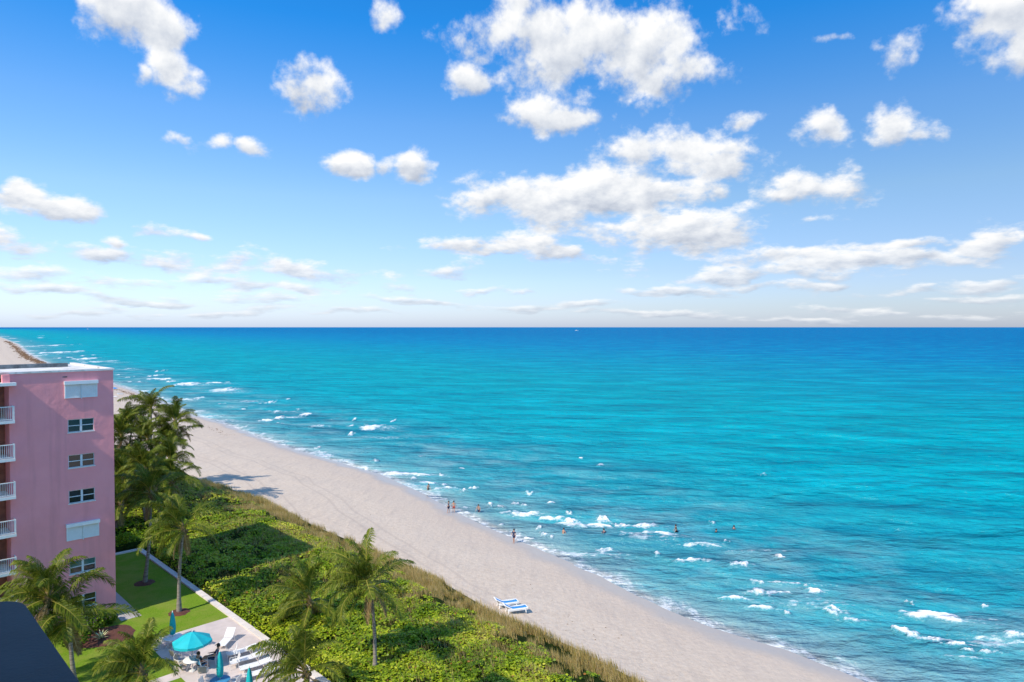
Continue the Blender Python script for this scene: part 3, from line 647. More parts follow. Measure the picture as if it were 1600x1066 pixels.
def window(z, green=False):
    y = WALL_S + 0.06
    fr = MB(); t = 0.05
    def bx(m, x0, x1, z0, z1, y0, y1): m.box(*[v for pr in zip(P(x0, y0, z0), P(x1, y1, z1)) for v in pr])
    wn = MB(); bx(wn, wx0 - .05, wx1 + .05, z - .56, z - .5, WALL_S - .06, WALL_S + .1); wn = wn.build('window', 'white_paint', pb)   # sill carries the window
    for a, b in ((wx0, wx0 + t), (wx1 - t, wx1)): bx(fr, a, b, z - .498, z + .498, y, y + .07)
    for a, b in ((z - .498, z - .45), (z + .45, z + .498)): bx(fr, wx0 + t, wx1 - t, a, b, y + .002, y + .068)
    xm = (wx0 + wx1) / 2; bx(fr, xm - .075, xm + .075, z - .449, z + .449, y - .01, y + .066)
    for a, b in ((wx0 + t, xm - .076), (xm + .076, wx1 - t)): bx(fr, a, b, z - .028, z + .028, y + .005, y + .06)
    fr.build('frame', 'alu_frame', wn)
    for i, (a, b) in enumerate(((wx0 + t, xm - .075), (xm + .075, wx1 - t))):
        for j, (c, d) in enumerate(((z - .45, z - .028), (z + .028, z + .45))):
            m = MB(); bx(m, a, b, c, d, y + .035, y + .045); m.build('pane', 'window_green' if green and j == 1 else 'window_glass', wn)
def shutter(z):
    def bx(m, x0, x1, z0, z1, y0, y1): return m.box(*[v for pr in zip(P(x0, y0, z0), P(x1, y1, z1)) for v in pr])
    a, b = 12.66, 14.86; s = WALL_S
    h = bx(MB(), a - .04, b + .04, z + .46, z + .72, s - .24, s - .002).build('shutter', 'shutter_white', pb)
    g = MB(); bx(g, a, a + .08, z - .6, z + .46, s - .10, s - .001); bx(g, b - .08, b, z - .6, z + .46, s - .10, s - .001); bx(g, a + .08, b - .08, z - .6, z - .54, s - .09, s - .001)
    g.build('guide_rail', 'shutter_white', h)
    for k in range(18):
        zz = z - .54 + k * 1.0 / 18; bx(MB(), a + .08, b - .08, zz + .004, zz + .052, s - .055 - .006 * (k % 2), s - .02).build('slat', 'shutter_white', h)
    bx(MB(), (a + b) / 2 - .03, (a + b) / 2 + .03, z - .68, z + .46, s - .13, s - .062).build('centre_post', 'alu_frame', h)
for k, z in enumerate(wz):
    if k in (0, 4): shutter(z)
    else: window(z, green=(k == 5))
def pbox(x0, x1, y0, y1, z0, z1, mb=None):
    mb = mb or MB(); return mb.box(*[v for pr in zip(P(x0, y0, z0), P(x1, y1, z1)) for v in pr])
BE = 9.42; BS = WALL_S - 0.75
for k in range(7):
    z = 20.52 - 2.75 * k
    if z < LZ + 0.3: continue
    sl_ = pbox(4.25, BE, BS, WALL_S - .004, z - .2, z).build('balcony', 'white_paint', pb)
    pbox(4.25, WW - .02, WALL_S, 62.88, z - .19, z - .01).build('floor_slab', 'white_paint', sl_)
    rl = MB(); pbox(4.3, BE - .02, BS + .03, BS + .09, z + .98, z + 1.04, rl); pbox(4.3, BE - .02, BS + .04, BS + .08, z + .08, z + .12, rl)
    pbox(BE - .07, BE - .02, BS + .091, WALL_S - .05, z + .981, z + 1.039, rl); pbox(BE - .065, BE - .025, BS + .091, WALL_S - .05, z + .081, z + .119, rl)
    rl = rl.build('railing', 'white_paint', sl_)
    bl = MB()
    for i in range(40):
        x = 4.4 + i * 0.125; pbox(x, x + .022, BS + .05, BS + .07, z + .12, z + .98, bl)
    for i in range(5):
        y = BS + .14 + i * .125; pbox(BE - .055, BE - .035, y, y + .022, z + .12, z + .98, bl)
    pbox(BE - .08, BE - .015, BS + .025, BS + .089, z + .001, z + 1.06, bl); bl.build('balusters', 'white_paint', sl_)
    dr = pbox(6.2, 8.6, 62.82, 62.895, z + .02, z + 2.2).build('balcony_door', 'alu_frame', pb)
    for i in range(2): pbox(6.28 + i * 1.18, 7.38 + i * 1.16, 62.80, 62.818, z + .1, z + 2.1).build('pane', 'window_glass', dr)
pbox(4.25, BE + .1, BS - .12, WALL_S - .003, 23.05, 23.27).build('canopy', 'white_paint', pb)
pbox(8.75, WW - .003, BS + .25, WALL_S - .003, 23.271, TOP - .02).build('parapet_post', 'pink_stucco', pb)

# near building: only its slate ledge shows at the lower left
c0 = at_depth(29, 931, 7.1); ce, cs = toES(c0); cz = c0.z
nb = empty('near_building', ES(-3, 0, 0), ROT); tag(nb, 'dark slate blue roof ledge filling the lower left corner', 'building')
MB().box(-19, 0, -12, 29, LZ, 39).build('wall', 'beige_stucco', nb)
mb = MB()
rr_ = 0.35; e1 = ce + 3; s1 = cs
prof = [(0.02, -6), (e1, -6)] + [(e1 - rr_ + rr_ * math.cos(q), s1 - rr_ + rr_ * math.sin(q)) for q in np.linspace(0, math.pi / 2, 7)] + [(0.02, s1)]
n_ = len(prof); mb.add([(x, y, cz) for x, y in prof] + [(x, y, cz - .35) for x, y in prof], [tuple(range(n_)), tuple(range(2 * n_ - 1, n_ - 1, -1))] + [(i, i + n_, (i + 1) % n_ + n_, (i + 1) % n_) for i in range(n_)])
mb.build('ledge', 'dark_slate', nb)

# ------------------------------------------------------------------ coconut palms
def frond_mesh(name, L, el0, droop, seed, dry=False):
    rd = random.Random(seed); vs, fs, tn = [], [], []
    N = 16; pts = []; p = Vector((0.06, 0, 0)); el = el0; yaw = rd.uniform(-.12, .12); bend = rd.uniform(-.25, .25)
    for i in range(N + 1):
        pts.append(p.copy()); t = i / N
        p = p + Vector((math.cos(el) * math.cos(yaw), math.cos(el) * math.sin(yaw), math.sin(el))) * (L / N)
        el -= droop / N * (0.45 + 1.25 * t); yaw += bend / N
    def rach(i, r):
        a = Vector((-math.sin(yaw), math.cos(yaw), 0)); return [pts[i] + a * r, pts[i] - a * r + Vector((0, 0, r * .4)), pts[i] - Vector((0, 0, r))]
    for i in range(N + 1):
        r = 0.05 * (1 - i / N) + 0.008; o = len(vs); vs += rach(i, r); tn += [0.93] * 3
        if i: fs += [(o - 3 + k, o - 3 + (k + 1) % 3, o + (k + 1) % 3, o + k) for k in range(3)]
    M = 64; roll = rd.uniform(-.35, .35)
    for j in range(M):
        t = 0.14 + 0.86 * (j + .5) / M; f = t * N; i = min(int(f), N - 1); b = pts[i].lerp(pts[i + 1], f - i); tg = (pts[i + 1] - pts[i]).normalized()
        side = Vector((-tg.y, tg.x, 0)); side = side.normalized() if side.length > .05 else Vector((0, 1, 0)); up = side.cross(tg) * -1
        if up.z < 0: up = -up
        ll = L * 0.29 * (math.sin(math.pi * min(1, (t * .86 + .14))) ** .55 * .9 + .12) * rd.uniform(.8, 1.1)
        for sg in (-1, 1):
            if rd.random() < 0.05: continue
            d = (side * sg * math.cos(.25) + tg * (0.75 + .5 * t) + up * (0.20 + sg * roll * .5 + rd.uniform(-.18, .18))).normalized()
            d2 = (d + Vector((-.10, 0, -0.75 - rd.uniform(0, .7)))).normalized()
            m_ = b + d * ll * .5; e_ = m_ + d2 * ll * .5; wv_ = tg * 0.029 + up * rd.uniform(-.012, .012)
            o = len(vs); vs += [b - wv_ * .6, b + wv_ * .6, m_ + wv_, m_ - wv_, e_]; fs += [(o, o + 1, o + 2, o + 3), (o + 3, o + 2, o + 4, o + 4)]
            q = min(.98, max(0, rd.gauss(.42, .17) + (0.12 if j > M * .8 else 0))); tn += [q, q, q, q, min(1, q + .22)]
    fs2 = [f if len(set(f)) == 4 else f[:3] for f in fs]
    m = bpy.data.meshes.new(name); m.from_pydata([tuple(v) for v in vs], [], fs2); at_ = m.attributes.new('tone', 'FLOAT', 'POINT'); at_.data.foreach_set('value', np.array(tn, np.float32)); m.update()
    m.materials.append(MATS['frond_dry' if dry else 'frond_green']); return m
FR = {}
for k, (el0, dr) in enumerate([(80, .95), (60, 1.35), (38, 1.6), (15, 1.5), (-12, 1.15)]):
    FR[k] = [frond_mesh('frond', 3.65 * (.86 if k == 0 else 1), R(el0 + 4 * q), dr * (1 + .12 * (q - 1)), 100 * k + q) for q in range(4)]
DRY = [frond_mesh('frond', 2.6, R(-48 - 8 * q), .7, 900 + q, True) for q in range(2)]
coco = MB().lathe([(0.001, -.13), (.08, -.10), (.115, 0), (.085, .10), (.001, .14)], 8).mesh('coconut'); coco.materials.append(MATS['crown_fibre'])
heart = MB().lathe([(.13, -.55), (.17, -.25), (.20, 0), (.15, .25), (.05, .55), (.001, .7)], 10).mesh('crown'); heart.materials.append(MATS['crown_fibre'])
PALM_N = 0
def palm(base, head, label, size=1.0, nf=22, wind=0.5, seed=0, dry=2, group='coconut palms', trunk_r=0.15, sway=0.3):
    rd = random.Random(seed + 50); base = Vector(base); head = Vector(head)
    root = empty('palm_tree', base); tag(root, label, 'palm tree', group)
    h = head - base; pts, rad = [], []; sw = Vector((rd.uniform(-1, 1), rd.uniform(-1, 1), 0)) * sway
    for i in range(11):
        t = i / 10; p = h * t + Vector((0, 0, 0)) + sw * math.sin(math.pi * t); pts.append(p); rad.append(trunk_r * (1.55 - 1.0 * min(1, t * 5) * .5 - .45 * t) * (1 + .04 * (i % 2)))
    pts[0] = Vector((0, 0, -.3)); MB().tube(pts, rad, 9).build('trunk', 'palm_trunk', root)
    cr = link('crown', heart, None, root); cr.location = h; cr.scale = (size,) * 3; cr.rotation_euler = (rd.uniform(-.16, .16), -rd.uniform(.02, .30), 0)
    ga = rd.uniform(0, 6.28)
    for i in range(nf):
        t = (i + .5) / nf; k = min(4, int(t * 5)); a = ga + i * 2.39996 + rd.uniform(-.2, .2)
        a = a + (wind + .35) * math.sin(math.pi - a)                 # crowns are combed towards -x by the sea breeze
        f = link('frond', rd.choice(FR[k]), None, cr); f.rotation_euler = (rd.uniform(-.35, .35), rd.uniform(-.22, .22), a); f.scale = (rd.uniform(.68, 1.15),) * 3; f.location.z = .3 - .5 * t
    for i in range(dry + 1):
        f = link('frond', DRY[i % 2], None, cr); f.rotation_euler = (0, rd.uniform(-.1, .1), rd.uniform(0, 6.28)); f.location.z = -.25; f.scale = (rd.uniform(.7, 1),) * 3
    for i in range(5):
        c = link('coconut', coco, None, cr); q = i * 1.26 + rd.uniform(0, .4); c.location = (.22 * math.cos(q), .22 * math.sin(q), -.22 + rd.uniform(-.06, .06))
    return root
def palm_px(head_px, depth, label, base_off=(0, 0), gz=LZ, **kw):
    hd = at_depth(*head_px, depth); palm((hd.x + base_off[0], hd.y + base_off[1], gz), hd, label, **kw)
b = at(280, 957, LZ); hd = at_depth(287, 826, b.y); palm(b, hd, 'tall palm on the lawn with its trunk in sun beside closed umbrella', seed=1, size=.95)
b = at(226, 911, LZ); hd = at_depth(236, 772, b.y); palm(b, hd, 'palm on the lawn whose trunk stands in the building shade', seed=2)
palm_px((578, 914), 44.8, 'lone tall palm with dark straight trunk rising from sea grape', (.3, 0), 4.2, seed=3, wind=.75, nf=26, trunk_r=.13, dry=3)
palm_px((484, 940), 52, 'short leaning palm in sea grape left of the lone tall palm', (-.6, .6), 4.2, seed=4, wind=.5, nf=20)
palm_px((478, 1050), 40.5, 'low palm at the bottom edge between patio and sea grape', (.2, .3), 4.0, seed=5, nf=22, size=1)
palm_px((222, 1050), 40, 'bushy palm at the bottom edge left of the patio tables', (0, .2), 4.0, seed=6, nf=26, size=.88)
palm_px((75, 934), 43, 'palm in front of the pink wall, nearest the balconies', (0, .2), 4.0, seed=7, nf=26)
palm_px((108, 966), 43.5, 'lower palm before the pink wall beside the mulch bed', (.3, .1), 4.0, seed=8, nf=24)
GRP = [((236, 640), 102, 'highest palm of the far grove, against the sand'), ((274, 660), 93, 'rightmost high palm of the far grove, reaching over the beach'), ((207, 666), 101, 'palm with slim pale trunk at the left of the far grove'),
       ((190, 682), 98, 'palm of the far grove touching the edge of the pink building'), ((232, 688), 97, 'palm in the middle of the far grove with twin leaning trunks beside it'), ((268, 694), 93, 'palm of the far grove with upright bright fronds'),
       ((266, 722), 88, 'lower right palm of the far grove with drooping fronds'), ((268, 752), 82, 'palm of the far grove with yellow drooping frond above shaded dune'), ((196, 742), 84, 'small palm low beside the pink building corner'), ((228, 735), 80, 'dark shaded palm at the foot of the far grove'), ((188, 790), 76, 'small palm behind the pink building corner by the hedge')]
for i, (hp, d, lb) in enumerate(GRP): palm_px(hp, d, lb, (random.uniform(-.8, .8), random.uniform(-.3, .3)), 4.0, seed=20 + i, nf=25, wind=.25, dry=1, sway=.5, size=1.2)

# ------------------------------------------------------------------ garden plants
def shrub(name, e, s, z, r, h, n, label, material='grape_leaf', dark=0.0, lr=(.05, .09)):
    root = empty(name, ES(e, s, z)); tag(root, label, 'shrub')
    stem = MB()
    for i in range(5):
        q = i * 1.26; stem.tube([(0, 0, -.05), (r * .3 * math.cos(q), r * .3 * math.sin(q), h * .4), (r * .55 * math.cos(q), r * .55 * math.sin(q), h * .8)], [.03, .02, .008], 5)
    stem.build('stem', 'palm_trunk', root)
    u = rng.normal(size=(n, 3)); u /= np.linalg.norm(u, axis=1)[:, None]; rr = rng.uniform(.55, 1.05, n) ** .6
    lum = .75 + .5 * fbm(u[:, 0] * 2 + e, u[:, 1] * 2 + s, 3, 5)
    x, y, zz = u[:, 0] * r * rr * lum, u[:, 1] * r * rr * lum, h * .55 + u[:, 2] * h * .5 * rr * lum
    o = leaf_mass('foliage', Q * (x + y), Q * (y - x), zz, rng.uniform(*lr, n), np.clip(rng.beta(2, 2, n) * .7 - dark, 0, 1), material, 1.4); o.parent = root
    return root
for i in range(5):
    e_ = 15.6 + 1.55 * i; shrub('hedge_shrub', e_, 79.2 + random.uniform(-.2, .2), LZ, 1.05, 1.5, 1500, ['clipped green hedge shrub behind the lawn kerb, nearest the pink wall', 'second hedge shrub behind the lawn kerb from the pink wall', 'middle hedge shrub behind the lawn kerb', 'fourth hedge shrub behind the lawn kerb from the pink wall', 'hedge shrub at the seaward end of the lawn kerb'][i])['group'] = 'hedge behind the lawn'
def disc_bed(name, p, r, label):
    mb = MB(); n = 22; ring = [(r * (1 + .08 * math.sin(3 * k + p.x)) * math.cos(6.283 * k / n), r * (1 + .06 * math.cos(5 * k)) * math.sin(6.283 * k / n)) for k in range(n)]
    mb.add([(0, 0, .10)] + [(x * .7, y * .7, .075) for x, y in ring] + [(x, y, -.02) for x, y in ring], [(0, 1 + k, 1 + (k + 1) % n) for k in range(n)] + [(1 + k, 1 + n + k, 1 + n + (k + 1) % n, 1 + (k + 1) % n) for k in range(n)], True)
    o = mb.build(name, 'mulch'); o.location = p; tag(o, label, 'mulch bed')
disc_bed('mulch_ring', at(280, 957, LZ) + Vector((0, 0, .01)), 0.85, 'red brown mulch ring round the sunlit lawn palm')
disc_bed('mulch_ring', at(226, 911, LZ) + Vector((0, 0, .01)), 0.9, 'dark mulch ring round the shaded lawn palm')
p = at(158, 1000, LZ); disc_bed('mulch_bed', p + Vector((0, 0.6, .012)), 2.0, 'red brown mulch bed below the pink wall holding a pale agave')
def agave(p, label, n=16, L=.75, material='variegated'):
    root = empty('agave_plant', p); tag(root, label, 'plant')
    for i in range(n):
        a = i * 2.4; el = R(75 - 60 * i / n); mb = MB(); d = Vector((math.cos(a), math.sin(a), 0)); sd_ = Vector((-d.y, d.x, 0)); prev = None
        pts = [d * .04 + Vector((0, 0, .05)), d * L * .5 * math.cos(el) + Vector((0, 0, L * .5 * math.sin(el))), d * L * math.cos(el * .75) + Vector((0, 0, L * math.sin(el * .75)))]
        mb.add([pts[0] - sd_ * .04, pts[0] + sd_ * .04, pts[1] + sd_ * .055, pts[1] - sd_ * .055, pts[2]], [(0, 1, 2, 3), (3, 2, 4)]); mb.build('leaf', material, root)
agave(p + Vector((0, 0, .1)), 'pale variegated agave in the mulch bed below the pink wall')
agave(at(185, 958, LZ), 'pale spiky plant at the foot of the pink wall corner', 18, .6)
for i, (px, py, r, h) in enumerate([(118, 1012, 1.1, 1.7), (140, 990, 1.0, 1.5), (98, 990, 1.4, 2.4), (168, 975, .7, 1.0)]):
    q = at(px, py, LZ); e_, s_ = toES(q)
    shrub('garden_shrub', e_, s_, LZ, r, h, 900, ['dark shrub nearest the slate ledge under the wall palms', 'dark rounded shrub beside the pale agave', 'tall dark shrub under the palms before the pink wall', 'low dark shrub by the pink wall corner'][i], dark=.35)['group'] = 'dark shrubs under the wall palms'

# ------------------------------------------------------------------ patio furniture
PZ = LZ + 0.02
def umbrella_open(p, label, r=1.27, tilt=0.0):
    root = empty('patio_umbrella', p); tag(root, label, 'umbrella', 'turquoise patio umbrellas')
    MB().tube([(0, 0, 0), (0, 0, 2.62)], .022, 8).build('pole', 'pole_metal', root)
    cn = None; ap = Vector((0, 0, 2.62))
    rib = [Vector((r * math.cos(k * math.pi / 4 + .2), r * math.sin(k * math.pi / 4 + .2), 2.02)) for k in range(8)]
    for k in range(8):
        a_, b_ = rib[k], rib[(k + 1) % 8]; mb = MB(); rows = 5; vs = []
        for i in range(rows + 1):
            t = i / rows
            for j in range(4):
                q = j / 3; v = ap.lerp(a_.lerp(b_, q), t); v.z -= .05 * math.sin(math.pi * q) * t - .04 * math.sin(math.pi * t); vs.append(v)
        mb.add(vs, [(i * 4 + j, i * 4 + j + 1, i * 4 + j + 5, i * 4 + j + 4) for i in range(rows) for j in range(3)], True)
        vv = [a_, a_.lerp(b_, .5) - Vector((0, 0, .05)), b_]; mb.add(vv + [v - Vector((0, 0, .16)) for v in vv], [(0, 1, 4, 3), (1, 2, 5, 4)])
        c_ = mb.build('canopy_panel', 'turquoise_canvas', root)
        MB().tube([ap - Vector((0, 0, .03)), a_ - Vector((0, 0, .02))], .012, 5).build('rib', 'white_plastic', root)
    MB().lathe([(.001, .12), (.03, .08), (.04, 0)], 8, (0, 0, 2.62)).build('finial', 'white_plastic', root)
    MB().lathe([(.001, .1), (.06, .1), (.25, .05), (.27, 0)], 14).build('base', 'pole_metal', root); return root
def umbrella_closed(p, label):
    root = empty('patio_umbrella', p); tag(root, label, 'umbrella', 'turquoise patio umbrellas')
    MB().tube([(0, 0, 0), (0, 0, 2.55)], .022, 8).build('pole', 'pole_metal', root)
    mb = MB(); n = 16; vs = []; prof = [(2.55, .03), (2.3, .09), (1.9, .14), (1.5, .17), (1.2, .17), (.95, .13), (.9, .05)]
    for i, (z, r) in enumerate(prof):
        for k in range(n):
            rr = r * (1 + (.32 if k % 2 else -.2)); vs.append((rr * math.cos(6.283 * k / n + i * .1), rr * math.sin(6.283 * k / n + i * .1), z))
    mb.add(vs, [(i * n + k, i * n + (k + 1) % n, (i + 1) * n + (k + 1) % n, (i + 1) * n + k) for i in range(len(prof) - 1) for k in range(n)], True); mb.build('folded_canopy', 'turquoise_canvas', root)
    MB().lathe([(.19, -.03), (.20, .0), (.19, .03)], 12, (0, 0, 1.35)).build('tie', 'turquoise_canvas', root)
    MB().lathe([(.001, .13), (.03, .08), (.035, 0)], 8, (0, 0, 2.55)).build('finial', 'white_plastic', root)
    MB().lathe([(.001, .1), (.06, .1), (.25, .05), (.27, 0)], 14).build('base', 'pole_metal', root); return root
def table(p, label, r=.6, mt='white_plastic'):
    root = empty('patio_table', p); tag(root, label, 'table', 'round patio tables')
    MB().lathe([(.06, .70), (r - .02, .70), (r, .715), (r, .735), (r - .02, .75), (.03, .75)], 24).build('table_top', mt, root)
    for k in range(4):
        q = k * 1.571 + .4; MB().tube([(.1 * math.cos(q), .1 * math.sin(q), .70), (.22 * math.cos(q), .22 * math.sin(q), .35), (r * .72 * math.cos(q), r * .72 * math.sin(q), 0)], .018, 6).build('leg', 'white_plastic', root)
    return root
def chair(p, rz, label, mt='white_plastic', gp='patio chairs'):
    root = empty('patio_chair', p, rz); tag(root, label, 'chair', gp)    # faces +x
    for y in (-.27, .27):
        MB().tube([(.26, y, 0), (.25, y, .42), (.24, y, .62), (-.2, y, .64), (-.24, y, .60)], .014, 6).build('arm_frame', 'white_plastic', root)
        MB().tube([(-.30, y, 0), (-.22, y, .42), (-.36, y, .95)], .014, 6).build('back_post', 'white_plastic', root)
    MB().tube([(-.36, -.27, .95), (-.37, 0, .97), (-.36, .27, .95)], .014, 6).build('top_rail', 'white_plastic', root)
    for i in range(6): x = -.2 + i * .078; MB().box(x, x + .062, -.265, .265, .415 - .006 * (i % 2), .428).build('seat_strap', mt, root)
    for i in range(6):
        z = .50 + i * .072; x = -.235 - (z - .42) * .26; MB().box(x - .008, x + .008, -.262, .262, z, z + .058).build('back_strap', mt, root)
    return root
def chaise(p, rz, label, back=35, mt='white_plastic', gp='white chaise longues on the patio', frame='white_plastic', name='chaise_longue', straps=True):
    root = empty(name, p, rz); tag(root, label, 'lounger', gp)           # head at -x, feet at +x
    fr = .02 if straps else .055
    for y in (-.31, .31):
        mb = MB().tube([(-.45, y, .33), (1.25, y, .33)], fr, 6)
        if not straps: mb.box(-.45, 1.25, y - .03, y + .03, .22, .40)
        mb.build('side_rail', frame, root)
    for x in (-.35, 1.05):
        for y in (-.31, .31): MB().tube([(x, y, .33), (x + (.06 if x > 0 else -.06), y, 0)], fr, 6).build('leg', frame, root)
    MB().tube([(1.25, -.31, .33), (1.27, 0, .33), (1.25, .31, .33)], fr, 6).build('foot_rail', frame, root)
    cb, sb = math.cos(R(back)), math.sin(R(back)); L_ = .78
    if straps:
        for i in range(13): x = .02 + i * .093; MB().box(x, x + .078, -.30, .30, .335 - .004 * (i % 2), .349).build('seat_strap', mt, root)
    else:
        mb = MB(); n = 8; vs = [(.0 + 1.22 * i / n, y, .345 - .03 * math.sin(math.pi * i / n) + dz) for dz in (0, .02) for i in range(n + 1) for y in (-.29, .29)]
        o_ = 2 * (n + 1); mb.add(vs, [(2 * i, 2 * i + 2, 2 * i + 3, 2 * i + 1) for i in range(n)] + [(o_ + 2 * i, o_ + 2 * i + 1, o_ + 2 * i + 3, o_ + 2 * i + 2) for i in range(n)] + [(2 * i, o_ + 2 * i, o_ + 2 * i + 2, 2 * i + 2) for i in range(n)] + [(2 * i + 1, 2 * i + 3, o_ + 2 * i + 3, o_ + 2 * i + 1) for i in range(n)], True); mb.build('seat_sling', mt, root)
    bk = MB()
    for y in (-.31, .31): bk.tube([(0, y, .345), (-L_ * cb, y, .345 + L_ * sb)], fr, 6)
    bk.tube([(-L_ * cb, -.31, .345 + L_ * sb), (-L_ * cb, .31, .345 + L_ * sb)], fr, 6); bk = bk.build('backrest', frame, root)
    k_ = 8 if straps else 1
    for i in range(k_):
        a_, b_ = (.03 + i * .093, .108 + i * .093) if straps else (.02, .76)
        v = [(-a_ * cb, .345 + a_ * sb), (-b_ * cb, .345 + b_ * sb)]; t_ = .012
        mb = MB(); mb.add([(x + sb * q, y, z + cb * q) for q in (0, t_) for (x, z) in v for y in (-.295, .295)], [(0, 1, 3, 2), (4, 6, 7, 5), (0, 2, 6, 4), (1, 5, 7, 3), (0, 4, 5, 1), (2, 3, 7, 6)]); mb.build('back_strap' if straps else 'back_sling', mt, bk)
    return root
def pz(px, py, z=PZ): q = at(px, py, z); return Vector((q.x, q.y, z))
UMP = pz(301, 1047)
umbrella_open(UMP, 'open turquoise umbrella shading the two seated people')
table(UMP + Vector((.0, .0, 0)), 'round white table under the open turquoise umbrella')
umbrella_closed(pz(270, 1011), 'closed turquoise umbrella at the lawn edge'); table(pz(270, 1011), 'round white table round the closed umbrella at the lawn edge', .65)
umbrella_closed(pz(344, 1080), 'closed turquoise umbrella in the middle of the patio'); table(pz(344, 1080), 'round blue table round the closed umbrella in mid patio', .62, 'blue_cloth')
umbrella_closed(pz(390, 1108), 'closed turquoise umbrella cut by the bottom edge')
ch_dir = ROT + R(8)
ca_, cb_ = pz(369, 990), pz(347, 1014)
chaise(cb_.lerp(ca_, .42), math.atan2(cb_.y - ca_.y, cb_.x - ca_.x), 'white chaise longue by itself near the patio corner, back raised', 38, frame='white_plastic')
for i, (px, py) in enumerate([(384, 1022), (394, 1033), (405, 1044), (415, 1055)]):
    chaise(pz(px, py), R(215), ['white strap chaise in the kerbside row, farthest from the camera', 'white strap chaise in the kerbside row, second from the far end', 'white strap chaise in the kerbside row, third from the far end', 'white strap chaise in the kerbside row, nearest the bottom edge'][i], 8)
CH = [((362, 1030), 200, 'white strap chair in the umbrella shadow beside the reclining person'), ((318, 1060), 100, 'tan strap chair nearest the camera at the umbrella table'), ((282, 1044), 10, 'tan strap chair left of the umbrella table'), ((366, 1044), 210, 'white strap chair beside the kerbside chaises'),
      ((258, 1010), 20, 'white chair left of the table at the lawn edge'), ((285, 1012), 190, 'white chair right of the table at the lawn edge'), ((275, 1034), 60, 'tan chair half under the bushy palm, upper one'), ((283, 1050), 60, 'tan chair half under the bushy palm, lower one'), ((366, 1078), 170, 'white chair right of the blue table'), ((322, 1082), 0, 'white chair left of the blue table')]
for i, (pp, rz, lb) in enumerate(CH): chair(pz(*pp), R(rz), lb, 'tan_strap' if 'tan' in lb else 'white_plastic')

# beach loungers with blue slings, on the sand
def sand_pt(px, py):
    z = 2.4
    for _ in range(5): q = at(px, py, z); z = sand_z(q.x, q.y) + .02
    return Vector((q.x, q.y, z))
for (px, py), lb in (((786, 948), 'blue and white beach lounger farther from the camera on the sand'), ((800, 957), 'blue and white beach lounger nearer the camera on the sand')):
    chaise(sand_pt(px, py), R(18), lb, 30, 'blue_sling', 'pair of loungers on the sand', name='beach_lounger', straps=False).scale = (1.12,) * 3

